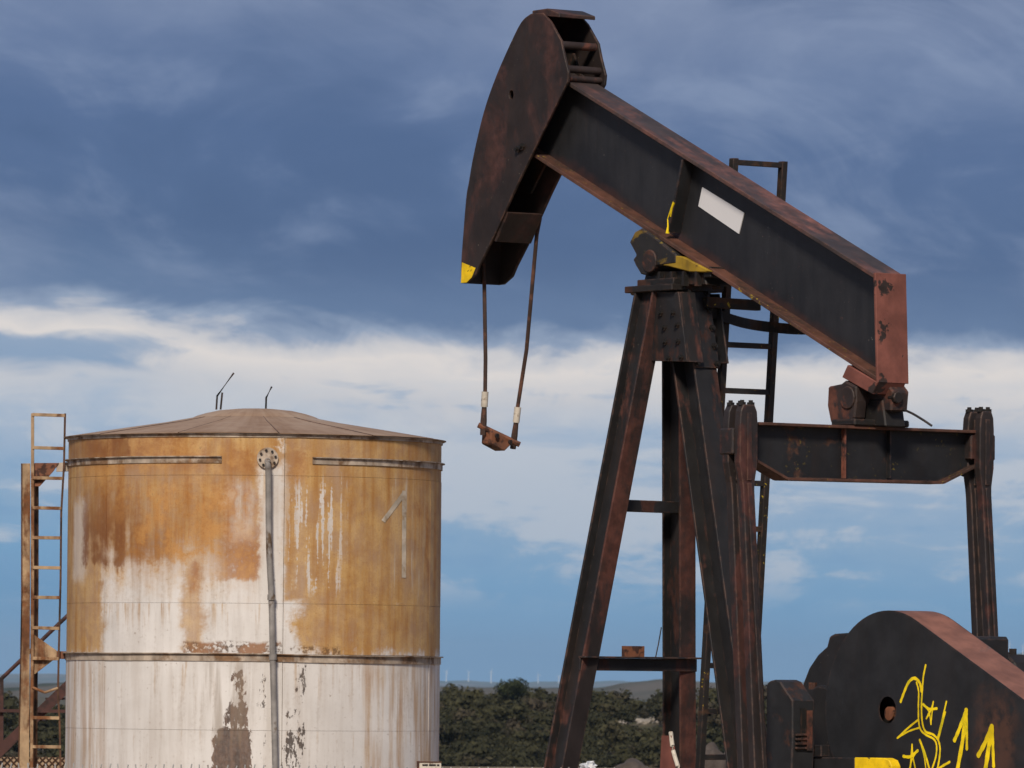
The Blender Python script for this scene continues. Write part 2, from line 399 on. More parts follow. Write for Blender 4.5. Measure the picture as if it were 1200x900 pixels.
def project(p):
    d = p - CAM; zc = d.dot(fwd); return W / 2 + F * d.dot(CR) / zc, H / 2 - F * d.dot(CU) / zc
spots = []
y_ = HS0 - 20
while y_ < HS1 + 45:
    x_ = -90 + rng.uniform(0, 3)
    while x_ < 95:
        X = x_ + rng.uniform(-.9, .9); Y = y_ + rng.uniform(-1.6, 1.6)
        s = rng.uniform(.75, 1.8) * rng.choice((.7, .85, 1, 1, 1, 1, 1, 1.15, 1.3, 1.5))
        gz = ground_z(X, Y)
        px, py = project(Vector((X, Y, gz + 1.2 * s)))
        bare = (718 < px < 780 and 833 < py < 851)
        if px < 95 and py > 840 and rng.random() < .6: bare = True
        if not bare: spots.append((X, Y, gz, s, px, py))
        x_ += rng.uniform(1.9, 3.3)
    y_ += 3.4
inview = [q for q in spots if (505 < q[4] < 960 or -10 < q[4] < 90) and 790 < q[5] < 915]
inview.sort(key=lambda q: q[1] - 8 * q[3])
indiv = set(id(q) for q in inview[:: max(1, len(inview) // 200)][:200])
stuff = MB()
for q in spots:
    X, Y, gz, s, px, py = q
    a = rng.uniform(0, 6.28)
    if id(q) in indiv:
        e = empty('scrub_tree', (X, Y, gz), a); e.scale = (s, s, s * rng.uniform(.85, 1.15))
        tag(e, 'low dark evergreen scrub tree in the thicket beyond the tank and pump', 'tree', 'scrub trees of the thicket')
        link('crown', crowns[rng.randrange(5)], e); link('trunk', trunks, e)
    else:
        src = lite[rng.randrange(5)]; ca, sa = math.cos(a), math.sin(a); sz = s * rng.uniform(.85, 1.15)
        n = len(stuff.v)
        stuff.v += [(X + s * (v.x * ca - v.y * sa), Y + s * (v.x * sa + v.y * ca), gz + sz * v.z) for v in src.v]
        stuff.f += [tuple(i + n for i in f) for f in src.f]
me = bpy.data.meshes.new('thicket'); me.from_pydata([tuple(p) for p in stuff.v], [], stuff.f); me.materials.append(M['leaf'])
tag(link('thicket', me), 'dense dark evergreen thicket covering the hillside beyond the pump', 'thicket', kind='stuff')
# the one tree that stands above the thicket
p = at(598, 812, HS1 + 20)
e = empty('oak_tree', (p.x, p.y, ground_z(p.x, p.y))); tag(e, 'round dark tree standing above the thicket on the skyline right of the tank', 'tree')
hz = at(598, 812, HS1 + 20).z - e.location.z
mb = crown_geo(random.Random(4), 2.25, 1.75, 1900, .13, hz + .2, 12); me = mb.mesh('crown', M['leafdark'], recalc=False); link('crown', me, e)
link('trunk', trunk_geo(hz, .16).mesh('trunk', M['bark'], recalc=False), e)
# pale limestone showing through the scrub
mt, t, b, o = new_mat('pale_limestone'); a = noise(o, 1.6, 7, .65)
setc(t, b, mixc(a.ss(.35, .65), (.16, .14, .11), (.36, .32, .27))); b.inputs['Roughness'].default_value = .95; bump(t, b, a, .8, .2); M['lime'] = mt
def rock_mesh(seed):
    bm = bmesh.new(); bmesh.ops.create_icosphere(bm, subdivisions=2, radius=1)
    for v in bm.verts:
        k = 1 + .35 * mnoise.noise(v.co * 1.3 + Vector((seed, 0, 0))); v.co = Vector((v.co.x * k, v.co.y * k, max(-.3, v.co.z * k * .5)))
    me = bpy.data.meshes.new('rock'); bm.to_mesh(me); bm.free(); me.materials.append(M['lime']); return me
rocks = [rock_mesh(i * 3.3) for i in range(4)]
def on_ground(px, py, Y0, Y1):
    Y = Y0
    while Y < Y1:
        p = at(px, py, Y)
        if p.z <= ground_z(p.x, Y): return Vector((p.x, Y, ground_z(p.x, Y)))
        Y += 1.0
    return None
for i in range(14):
    g = on_ground(722 + i * 4.2 + rng.uniform(-2, 2), 846 + rng.uniform(-2.5, 3.5), 400, 790); s = rng.uniform(.3, .62)
    if g is None: continue
    r = link('limestone_outcrop', rocks[i % 4], None, (g.x, g.y, g.z + .15), (0, 0, rng.uniform(0, 6)), (s * 1.6, s, s * rng.uniform(.7, 1.2)))
    tag(r, 'pale limestone outcrop showing between bushes of the thicket', 'rock', 'pale outcrops in the thicket')
for i in range(40):
    g = on_ground(rng.uniform(-15, 90), rng.uniform(859, 886), 300, 760)
    if g is None: continue
    s = rng.uniform(.18, .5)
    tag(link('pale_stone', rocks[i % 4], None, (g.x, g.y, g.z + .1), (0, 0, rng.uniform(0, 6)), (s * 1.7, s, s)), 'pale stone on the scrubby slope seen through the tank ladder', 'rock', 'pale stones on the slope at left')
# spoil heaps of grey brown earth beyond the pump
mt, t, b, o = new_mat('spoil_earth'); a = noise(o, 1.2, 7, .65); setc(t, b, mixc(a.ss(.35, .65), (.050, .038, .031), (.085, .068, .058))); b.inputs['Roughness'].default_value = .95; bump(t, b, a, .6, .1)
heap = []
for sd in (1.0, 7.0):
    bm = bmesh.new(); bmesh.ops.create_icosphere(bm, subdivisions=4, radius=1)
    for v in bm.verts:
        k = 1 + .22 * mnoise.noise(v.co * 1.6 + Vector((sd, 0, 0))) + .08 * mnoise.noise(v.co * 5 + Vector((sd, 0, 0))); v.co *= k
    me = bpy.data.meshes.new('spoil_heap'); bm.to_mesh(me); bm.free(); me.materials.append(mt); me.shade_smooth(); heap.append(me)
for i, (px, py, rx, lab) in enumerate(((742, 891, 26, 'low grey brown earth heap behind the left gap of the pump legs'), (832, 874, 24, 'grey brown earth heap low behind the pump ladder'), (858, 880, 26, 'right grey brown earth heap beside the pump rear leg'), (668, 895, 16, 'small earth heap behind the white scrap'))):
    p = at(px, py, 146 + i); hgt = p.z - ground_z(p.x, 146 + i)
    tag(link('spoil_heap', heap[i % 2], None, (p.x, 146 + i, ground_z(p.x, 146 + i) - .15), (0, 0, i * 1.3), (rx / F * 146, rx / F * 146, hgt + .15)), lab, 'earth heap')

# ------------------------------------------------------------------ wind turbines on the far ridge
tb = MB(); tb.tube([(0, 0, -30), (0, 0, 0), (0, 0, 44)], [2.2, 2.0, 1.2], 10); tower = tb.mesh('tower', M['turbine'], True)
nb = MB(); nb.box(-1.2, 1.2, -3, 3, 43.5, 46); nacelle = nb.mesh('nacelle', M['turbine'])
bb = MB(); bb.prism([(-.5, 0), (.5, 0), (.9, 4), (.2, 17), (-.2, 17), (-.5, 4)], lambda q, a: (q[0], a, q[1]), -.15, .15); blade = bb.mesh('blade', M['turbine'])
TURB = [(523, 799, 30, 'leftmost tiny white wind turbine, on the far ridge beside the tank'), (549, 800, 75, 'tiny white wind turbine second from the tank on the far ridge'),
        (575.5, 799, 10, 'tiny white wind turbine just left of the round skyline tree'), (630.5, 803, 100, 'tiny white wind turbine just right of the round skyline tree'),
        (654.5, 805, 50, 'tiny white wind turbine by the left leg of the pump jack'), (1183, 766, 0, 'tiny white wind turbine right of the far pitman arm'),
        (1198.5, 769, 20, 'tiny white wind turbine at the right edge of the photo')]
for px, py, ang, lab in TURB:
    p = at(px, py, 29800)
    e = empty('wind_turbine', p); tag(e, lab, 'wind turbine', 'wind turbines on the far ridge'); e.rotation_euler = (0, 0, R(25))
    link('tower', tower, e); link('nacelle', nacelle, e)
    for k in range(3): link('blade', blade, e, (0, -3.6, 44.8), (0, R(ang + 120 * k), 0))

# ------------------------------------------------------------------ pump jack
TH = R(54)
_o = at(790, 330, 52.0)
PO = Vector((_o.x, _o.y, 0))
XV = Vector((-math.cos(TH), math.sin(TH), 0)); YV = Vector((-math.sin(TH), -math.cos(TH), 0))
pump = empty('pump_jack', PO, math.pi - TH)
tag(pump, 'rusty black oil pump jack with a curved horse head and white plate on its beam', 'pump jack')
def P(px, py, w):                          # photo point on the plane local y = w  ->  (u, z)
    d = ray(px, py); k = (w - (CAM - PO).dot(YV)) / d.dot(YV); p = CAM + d * k - PO
    return (p.dot(XV), p.z)
def Q(px, py, u):                          # photo point on the plane local x = u  ->  (w, z)
    d = ray(px, py); k = (u - (CAM - PO).dot(XV)) / d.dot(XV); p = CAM + d * k - PO
    return (p.dot(YV), p.z)
fw = lambda q, a: (q[0], a, q[1])          # polygon in (u, z), swept over w
fu = lambda q, a: (a, q[0], q[1])          # polygon in (w, z), swept over u
def PW(pts, w): return [P(a, b, w) for a, b in pts]
def V3(px, py, w): u, z = P(px, py, w); return Vector((u, w, z))
bolt_mb = MB(); bolt_mb.tube([(0, 0, 0), (0, .016, 0)], .024, 6); bolt_mb.tube([(0, .016, 0), (0, .032, 0)], .013, 8)
bolt_w = bolt_mb.mesh('bolt', M['iron'])             # sticks out towards +y
bz = MB(); bz.tube([(0, 0, 0), (0, 0, .035)], .026, 6); bz.tube([(0, 0, .035), (0, 0, .06)], .014, 8); bolt_z = bz.mesh('bolt', M['iron'])

# walking beam: an I section, head end up
FB = .142
T0, T1 = Vector(P(668, 97, FB)), Vector(P(1024, 321, FB))
B0, B1 = Vector(P(627, 185, FB)), Vector(P(1026, 446, FB))
dT = (T1 - T0).normalized(); dB = (B1 - B0).normalized()
nT = Vector((dT.y, -dT.x)); nT = nT if nT.y > 0 else -nT
nB = Vector((dB.y, -dB.x)); nB = nB if nB.y > 0 else -nB
T0 = T0 - dT * .30; B0 = B0 - dB * .30
mb = MB(); mb.prism([T0 - nT * .02, T1 - nT * .02, B1 + nB * .02, B0 + nB * .02], fw, -.011, .011)
beam = mb.build('walking_beam', None, pump)
mt, t, b, o = new_mat('beam_web_paint')               # dark paint, rust creeping up from the lower flange
xx, yy, zz = sep(o)
low = (zz - (xx * (dB.y / dB.x) + (B0.y - B0.x * dB.y / dB.x))) * abs(dB.x)
a = noise(o, 2.6, 7, .62, .3); fine = noise(o, 16, 5, .6)
c = mixc((noise(o, 1.6, 6, .6) * .6 + noise(o, 3.0, 6, .65, .3, sc3=(3.5, 1, .5)) * .4).ss(.36, .64), (.0095, .0098, .0115), (.0205, .0205, .0225))
c = mixc(noise(o, 1.4, 6, .65, .2, sc3=(6, 1, .6)).ss(.60, .72) * .45, c, (.045, .032, .028))
c = mixc(noise(o, 30, 4, .7).ss(.66, .70) * noise(o, 1.8, 3, .5).ss(.44, .6) * .5, c, (.11, .05, .035))
c = mixc((low + (a - .5) * -.34).ss(.10, .0) * .55, c, (.065, .028, .022))
c = mixc(noise(o, 2.0, 5, .6).ss(.66, .74) * .35, c, (.07, .03, .025))
c = mixc(noise(o, 60, 2, .5).ss(.72, .77) * noise(o, 3, 2, .5).ss(.55, .68) * .6, c, (.4, .38, .33))
setc(t, b, c); setc(t, b, fine * .2 + .42, 'Roughness'); b.inputs['Specular IOR Level'].default_value = .4; bump(t, b, fine * .3 + a, .12, .006)
beam.data.materials.append(mt); M['web'] = mt
mb = MB(); mb.prism([T0, T1, T1 - nT * .03, T0 - nT * .03], fw, -FB, FB); mb.build('top_flange', M['flange'], beam, .004)
mb = MB(); mb.prism([B0, B1, B1 + nB * .03, B0 + nB * .03], fw, -FB, FB); mb.build('bottom_flange', M['lowflange'], beam, .004)
E = PW([(1023.5, 319.5), (1026.5, 448.5)], FB)
dE = Vector((-.028, 0))
mb = MB(); mb.prism([Vector(E[0]) + dE * .1, Vector(E[0]) + dE, Vector(E[1]) + dE, Vector(E[1]) + dE * .1], fw, -FB - .004, FB + .004); mb.build('end_plate', M['primer'], beam, .004)
for s in (1, -1):
    s0, s1 = Vector(P(799.5, 187, .13)), Vector(P(782.5, 272, .13)); ax = (s1 - s0).normalized(); pr = Vector((ax.y, -ax.x)) * .01
    mb = MB(); mb.prism([s0 - pr, s0 + pr, s1 + pr, s1 - pr], fw, .0115 * s, .13 * s); o = mb.build('stiffener', M['charcoal'], beam)
s0 = P(783.5, 258, .13); s1 = P(789, 240, .13)
mb = MB(); mb.tube([(s0[0] + .012, .131, s0[1] - .10), (s0[0] + .004, .133, s0[1] - .045), (s0[0] + .008, .133, s0[1] + .01), (s0[0] - .02, .133, s0[1] + .05), (s1[0] - .012, .133, s1[1] + .02), (s1[0] + .014, .133, s1[1] - .03), (s1[0] + .03, .132, s1[1] - .09)], [.016, .006, .004, .009, .011, .007, .004], 6); mb.build('yellow_paint_drip', M['gyellow'], beam)
npl = PW([(822.6, 219.4), (871.5, 249.4), (865.5, 274), (818, 241.6)], .02)
mb = MB(); mb.prism(npl, fw, .0113, .018); tag(mb.build('name_plate', M['plate'], beam), 'blank white rectangular plate on the beam side')

# horse head
HW = .19
back = [(636, 15), (645, 25), (657.5, 47.5), (661, 65), (666, 85), (665, 96), (630, 167), (602, 225), (581, 272), (562, 310), (557, 322), (547, 331)]
front = [(540, 332), (540.3, 306), (542, 282), (546, 232), (549, 214), (555, 180), (567, 130), (582, 87), (602, 42), (612, 24), (622, 16)]
prof = PW(back[:-1], HW) + [tuple(p) for p in [Vector(P(547, 331, HW))] + catmull([Vector(q) for q in PW(front, HW)], 4)]
hole = [(P(599, 111, HW)[0] + .03 * math.cos(a * .5236), P(599, 111, HW)[1] + .036 * math.sin(a * .5236)) for a in range(12)]
arc = [Vector(p) for p in PW(front, HW)]
fr = catmull(arc, 4); inn = []
for i, p in enumerate(fr):
    d = (fr[min(i + 1, len(fr) - 1)] - fr[max(0, i - 1)]).normalized(); n_ = Vector((-d.y, d.x)); n_ = n_ if n_.x < 0 else -n_; inn.append(p + n_ * .03)
mb = MB(); N = len(fr); shift = Vector((-.006, 0))
vs = []
for wv in (-HW + .012, HW - .012):
    vs += [(p.x - .006, wv, p.y) for p in fr] + [(p.x, wv, p.y) for p in inn]
fs = []
for i in range(N - 1):
    fs += [(i, i + 1, 2 * N + i + 1, 2 * N + i), (N + i, 3 * N + i, 3 * N + i + 1, N + i + 1)]
mb.add(vs, fs); head = mb.build('horse_head', M['head'], pump, smooth=False)
mb = MB(); mb.prism(prof, fw, HW - .022, HW, [hole]); mb.build('side_plate', M['head'], head, .004)
mb = MB(); mb.prism(prof, fw, -HW, -HW + .022); mb.build('side_plate', M['head'], head, .004)
cp = [Vector(P(*p, HW)) + Vector((0, -.035)) for p in ((625, 12), (640, 9), (650, 11))]
mb = MB(); mb.prism([cp[0] + Vector((.03, .0)), cp[0] + Vector((.03, .035)), cp[1] + Vector((0, .03)), cp[2] + Vector((-.05, .0)), cp[2] + Vector((-.05, -.03))], fw, -HW + .02, HW - .01); mb.build('cap_plate', M['head'], head, .005)
for (px, py), rr in (((656.5, 52), .032), ((662, 80), .030), ((663, 91), .026)):
    u, z = P(px, py, HW); mb = MB(); mb.tube([(u + .03, -HW + .01, z), (u + .03, HW - .01, z)], rr, 10); mb.build('cross_bar', M['bearing'], head, smooth=True)
a_, b_ = Vector(P(594, 249, HW)), Vector(P(580, 283, HW))
mb = MB(); mb.prism([a_ + Vector((.01, 0)), b_ + Vector((.01, 0)), b_ + Vector((.035, .01)), a_ + Vector((.035, .01))], fw, -HW + .021, HW - .021); mb.build('back_plate', M['head'], head)
mb = MB()                                             # web inside the head that carries the beam
ip = PW([(600, 60), (640, 60), (652, 96), (620, 165), (590, 225), (566, 225)], HW)
mb.prism(ip, fw, -.09, -.07); mb.build('inner_web', M['iron'], head)
yt = PW([(540.4, 331.4), (541.6, 307.5), (557.5, 314), (553, 325), (547, 331)], HW)
mb = MB(); mb.prism(yt, fw, HW + .0005, HW + .0025); tag(mb.build('painted_tip', M['yellow'], head), 'bright yellow painted lower tip')
for px, py in ((608, 175), (613, 172)):
    u, z = P(px, py, HW); link('bolt', bolt_w, head, (u, HW, z), None, (1.2, 1.2, 1.2))
# bridle: two wire lines and the carrier bar
br_l = [V3(566.5, 300, .0), V3(567.5, 332, .0), V3(569, 420, .0), V3(568.5, 460, 0)]
br_r = [V3(633, 255, -.225), V3(629, 275, -.225), V3(617, 410, -.225), V3(606.5, 478, -.225)]
mb = MB(); mb.tube(br_l, .016, 8); bridle = mb.build('wire_line', M['cable'], pump, smooth=True)
mb = MB(); mb.tube(br_r, .016, 8); bridle2 = mb.build('wire_line', M['cable'], pump, smooth=True)
for cb, w_, (x0, y0), (x1, y1), (x2, y2) in ((bridle, 0.0, (568.5, 459), (567.5, 477), (566, 510)), (bridle2, -.225, (606.8, 477), (604.8, 495), (601, 526))):
    mb = MB(); mb.tube([V3(x0, y0, w_), V3(x1, y1, w_)], .027, 10); mb.build('sleeve', M['sleeve'], cb, smooth=True)
    mb = MB(); mb.tube([V3(x1, y1, w_), V3((x1 + x2) / 2, (y1 + y2) / 2, w_), V3(x2, y2, w_)], [.02, .026, .024], 8); mb.build('socket', M['cable'], cb, smooth=True)
c0, c1 = V3(560.5, 498, .04), V3(609, 521, -.26)
mb = MB(); mb.tube([c0, c1], .022, 8); carrier = mb.build('carrier_bar', M['clamp'], pump, smooth=True)
cc = [V3(570, 505, -.02), V3(596, 516, -.2), V3(596, 519, -.2), V3(586, 529, -.13), V3(569, 520, -.02)]
dd = Vector((.05, .01, 0)); mb = MB()
mb.add([p - dd for p in cc] + [p + dd for p in cc], [(0, 1, 2, 3, 4), (9, 8, 7, 6, 5)] + [(i, 5 + i, 5 + (i + 1) % 5, (i + 1) % 5) for i in range(5)])
mb.build('rod_clamp', M['clamp'], carrier, .008)
for k in (.3, .62):
    p = c0.lerp(c1, k); mb = MB(); mb.tube([p - dd * 1.2 + Vector((0, 0, -.04)), p - dd * 1.5 + Vector((0, 0, -.04))], .02, 6); mb.build('clamp_bolt', M['iron'], carrier)

# Samson post: two front legs, one rear leg of I section
def ileg(p, q, depth, width, mat, name='leg', tf=.02, web_mat=None, tail_mat=None):
    p, q = Vector(p), Vector(q); ax = (q - p).normalized()
    b = Vector((0, 1, 0)); b = (b - ax * b.dot(ax)).normalized(); a = ax.cross(b)
    if a.x < 0: a = -a
    mb = MB(); mb.bar(p, q, a, depth / 2 - tf, b, .009); o = mb.build(name, web_mat or mat, pump)
    for s in (1, -1):
        off = a * s * (depth / 2 - tf / 2)
        mb = MB(); mb.bar(p + off, q + off, a, tf / 2, b, width / 2); mb.build('flange', (tail_mat or M['legred']) if s < 0 else mat, o, .003)
    return o, a, b
ZB = .45
def along(px0, py0, px1, py1, w0, w1):                 # leg axis through two photo points, carried down to the skid
    p0, p1 = V3(px0, py0, w0), V3(px1, py1, w1); k = (ZB - p0.z) / (p1.z - p0.z); return p0, p0 + (p1 - p0) * k
pA, qA = along(762, 350, 657, 900, .17, .66)
pD, qD = along(795, 352, 796, 900, -.17, -.62)
pB, qB = along(803, 350, 878, 900, .0, .0)
_up = lambda p, q: p + (p - q).normalized() * .075
pA, pD, pB = _up(pA, qA), _up(pD, qD), _up(pB, qB)
legA, aA, bA = ileg(pA, qA, .235, .15, M['leg'])
legD, aD, bD = ileg(pD, qD, .235, .15, M['leg'], web_mat=M['legdark'])
legB, aB, bB = ileg(pB, qB, .265, .215, M['leg'], web_mat=M['legdark'], tail_mat=M['legdark'])
# top plates, gussets and bolts
gp = PW([(767, 342), (795, 342), (805.5, 424), (762, 423)], .20)
mb = MB(); mb.prism(gp, fw, .185, .20); gus = mb.build('gusset', M['legdark'], pump, .003)
for px, py in ((775, 367), (789, 367), (779, 384), (794, 381), (780, 401), (795, 400), (784, 420), (799, 419)):
    u, z = P(px, py, .20); link('bolt', bolt_w, gus, (u, .20, z))
eg = PW([(795.5, 342), (805.5, 424)], .2); e0, e1 = Vector(eg[0]), Vector(eg[1])
mb = MB(); mb.prism([e0, e1, e1 + Vector((-.018, 0)), e0 + Vector((-.018, 0))], fw, .06, .20); mb.build('gusset_rib', M['leg'], gus)
g2 = [(p[0], p[1]) for p in gp]
mb = MB(); mb.prism(g2, fw, -.20, -.185); mb.build('gusset', M['legdark'], pump, .003)
tl0, tl1 = pB - aB * .142, pB + (qB - pB).normalized() * .66 - aB * .142
mb = MB(); mb.bar(tl0, tl1, aB, .008, bB, .122); tg = mb.build('splice_plate', M['legdark'], pump, .003)
for k in (.10, .30, .52, .74, .95):
    for s in (-.095, .095):
        p = tl0.lerp(tl1, k) + bB * s - aB * .008
        o = link('bolt', bolt_w, tg, p, (0, 0, R(90)), (1.1, 1.1, 1.1)); 
mb = MB(); u0_, z0_ = P(797, 342, .2)
zt = P(790, 338, .2)[1]
mb.box(-.30, .30, -.25, .25, zt - .015, zt + .035); cap = mb.build('post_cap', M['iron'], pump, .006)
for px in (748, 834):
    u, z = P(px, 341, .0); mb = MB(); mb.tube([(u, -.02, zt + .01), (u + (.10 if px < 800 else -.10), -.02, zt + .01)], .022, 8); mb.build('cap_pin', M['iron'], cap)
mb = MB(); mb.box(-.24, .22, -.19, .19, zt + .035, zt + .085); mb.build('bearing_base', M['iron'], cap, .006)
# saddle bearing below the beam
sp = PW([(737, 284), (743, 272), (752, 267), (770, 280), (792, 298), (792, 309), (768, 312), (757, 323), (750, 321), (744, 311), (741, 304), (745, 299)], .17)
mb = MB(); mb.prism(sp, fw, -.17, .17); sad = mb.build('saddle_bearing', M['saddle'], pump, .012)
sx = PW([(789, 299), (800, 301), (833, 318), (826, 319), (808, 318.5), (783, 312), (776, 311)], .165)
mb = MB(); mb.prism(sx, fw, -.165, .165); mb.build('saddle_shoe', M['yellowrust'], sad, .006)
u, z = P(762, 306, .17); mb = MB(); mb.tube([(u, -.19, z), (u, .185, z)], .088, 18); mb.build('bearing_pin', M['bearing'], sad, .006)
mb = MB(); mb.prism(PW([(757, 318), (824, 317), (828, 334), (753, 334)], .12), fw, -.12, .12); mb.build('bearing_pedestal', M['iron'], sad, .008)
for px in (772, 786, 800, 815):
    u, z = P(px, 332, .17); mb = MB(); mb.prism([(u - .012, z - .02), (u + .012, z - .02), (u + .012, z + .09), (u - .012, z + .09)], fw, .12, .17); mb.build('pedestal_rib', M['iron'], sad)
mb = MB(); u, z = P(828, 322, .14); mb.box(u - .05, u + .04, -.14, .14, z - .02, z + .06); mb.build('stop_block', M['iron'], sad, .006)
# braces between the front legs
zb1 = P(700, 776, .5)[1]
def leg_at(p, q, z): return p.lerp(q, (z - p.z) / (q.z - p.z))
A1, D1 = leg_at(pA, qA, zb1), leg_at(pD, qD, zb1); off = -aA * .135
mb = MB(); mb.bar(A1 + off + Vector((0, .09, .055)), D1 + off - Vector((0, .09, -.055)), (1, 0, 0), .045, (0, 0, 1), .007); mb.bar(A1 + off + Vector((.03, .09, 0)), D1 + off + Vector((.03, -.09, 0)), (1, 0, 0), .007, (0, 0, 1), .0475)
brace = mb.build('cross_brace', M['leg'], pump, .002)
p = A1.lerp(D1, .42) + off + Vector((0, 0, .10))
mb = MB(); mb.bar(p + Vector((0, .10, 0)), p - Vector((0, .10, 0)), (1, 0, 0), .012, (0, 0, 1), .043); mb.build('bracket_plate', M['clamp'], brace)
p = A1.lerp(D1, .65) + off + Vector((0, 0, .06)); mb = MB(); mb.tube([p, p + Vector((-.02, -.01, .10)), p + Vector((-.03, -.03, .23))], .005, 5); mb.build('wire_stub', M['iron'], brace)
zb2 = P(750, 591, .4)[1]; A2, D2 = leg_at(pA, qA, zb2), leg_at(pD, qD, zb2)
mb = MB(); mb.bar(A2 - Vector((0, .01, 0)), D2 + Vector((0, .01, 0)), (1, 0, 0), .04, (0, 0, 1), .045); mb.build('cross_brace', M['leg'], pump, .003)
mb = MB(); pp = [V3(786, 858, .0), V3(789, 880, .02), V3(796, 905, .04), V3(800, 935, .04)]
mb.tube(catmull([q + Vector((-.30, 0, 0)) * 0 for q in pp], 4), .017, 8); hose = mb.build('hose', M['sleeve'], pump, smooth=True)
mb = MB(); mb.prism(PW([(775, 862), (786, 862), (793, 905), (795, 960), (770, 960)], .02), fw, .0, .018); mb.build('leg_shield', M['primer'], pump)

# equalizer and pitman arms
UE = P(1017, 500, 0)[0]
EQ = [Q(*p, UE - .09) for p in ((889, 494.5), (1147, 504.5), (1148, 543), (1106.6, 564), (924.5, 559.5), (889.5, 539))]
eqv = [Vector(p) for p in EQ]
mb = MB(); mb.prism(eqv, fu, UE - .01, UE + .01); eq = mb.build('equalizer', M['eq'], pump)
mb = MB(); mb.prism([eqv[0], eqv[1], eqv[1] - Vector((0, .022)), eqv[0] - Vector((0, .022))], fu, UE - .10, UE + .10); mb.build('top_flange', M['lowflange'], eq, .003)
for i, j in ((2, 3), (3, 4), (4, 5)):
    a_, b_ = eqv[i], eqv[j]; d = (b_ - a_).normalized(); n_ = Vector((d.y, -d.x)); n_ = n_ if n_.y < 0 else -n_
    mb = MB(); mb.prism([a_, b_, b_ + n_ * .02, a_ + n_ * .02], fu, UE - .085, UE + .085); mb.build('bottom_flange', M['lowflange'], eq, .002)
for px in (994, 1047):
    wv, z0 = Q(px, 500, UE - .08); z1 = Q(px, 561, UE - .08)[1]
    mb = MB(); mb.box(UE - .05, UE - .0105, wv - .007, wv + .007, z1 + .004, z0 - .002); mb.build('stiffener', M['charcoal'], eq)
zt_e = eqv[0].y
# tail bearing between beam and equalizer
tbm = PW([(993, 427.5), (986.5, 442), (1022, 462), (1028, 448)], .15)
mb = MB(); mb.prism(tbm, fw, -.12, .15); tail = mb.build('tail_bearing', M['primer'], pump, .005)
hb = PW([(970, 453), (985, 450), (990, 446), (1003, 453), (1003, 470), (1001, 489), (996, 496.5), (973, 496), (969, 476)], .16)
mb = MB(); mb.prism(hb, fw, .05, .16); mb.build('bearing_cheek', M['bearing'], tail, .012)
hb2 = [(p[0] + .0, p[1]) for p in hb]
mb = MB(); mb.prism(hb2, fw, -.30, -.19); mb.build('bearing_cheek', M['bearing'], tail, .012)
u, z = P(994, 466, .16); mb = MB(); mb.tube([(u, -.30, z), (u, .175, z)], .085, 16); mb.build('tail_pin', M['bearing'], tail, .006)
mb = MB(); mb.prism(PW([(985, 468), (1034, 468), (1038, 500), (980, 500)], .03), fw, -.16, .03); mb.build('bearing_neck', M['iron'], tail, .01)
hb3 = PW([(1004, 449), (1030, 462), (1040, 450), (1046, 458), (1044, 482), (1018, 481), (1004, 470)], .02)
mb = MB(); mb.prism(hb3, fw, -.14, .02); mb.build('bearing_block', M['bearing'], tail, .012)
u, z = P(1038, 466, .02); mb = MB(); mb.tube([(u - .02, -.02, z), (u - .10, -.02, z)], .045, 8); mb.build('bearing_nut', M['iron'], tail, .006)
mb = MB(); mb.box(UE - .12, UE + .16, -.30, .22, zt_e + .0, zt_e + .05); mb.build('bearing_foot', M['iron'], tail, .01)
cb = [V3(1050, 477, -.1), V3(1066, 483, -.1), V3(1080, 491, -.12), V3(1092, 499, -.15)]
mb = MB(); mb.tube(catmull(cb, 4), .009, 6); mb.build('grease_line', M['iron'], tail, smooth=True)
cb = [V3(1120, 548, -1.0), V3(1126, 556, -1.02), V3(1136, 558, -1.03), V3(1146, 552, -1.05)]
mb = MB(); mb.tube(catmull(cb, 4), .009, 6); mb.build('grease_loop', M['iron'], tail, smooth=True)

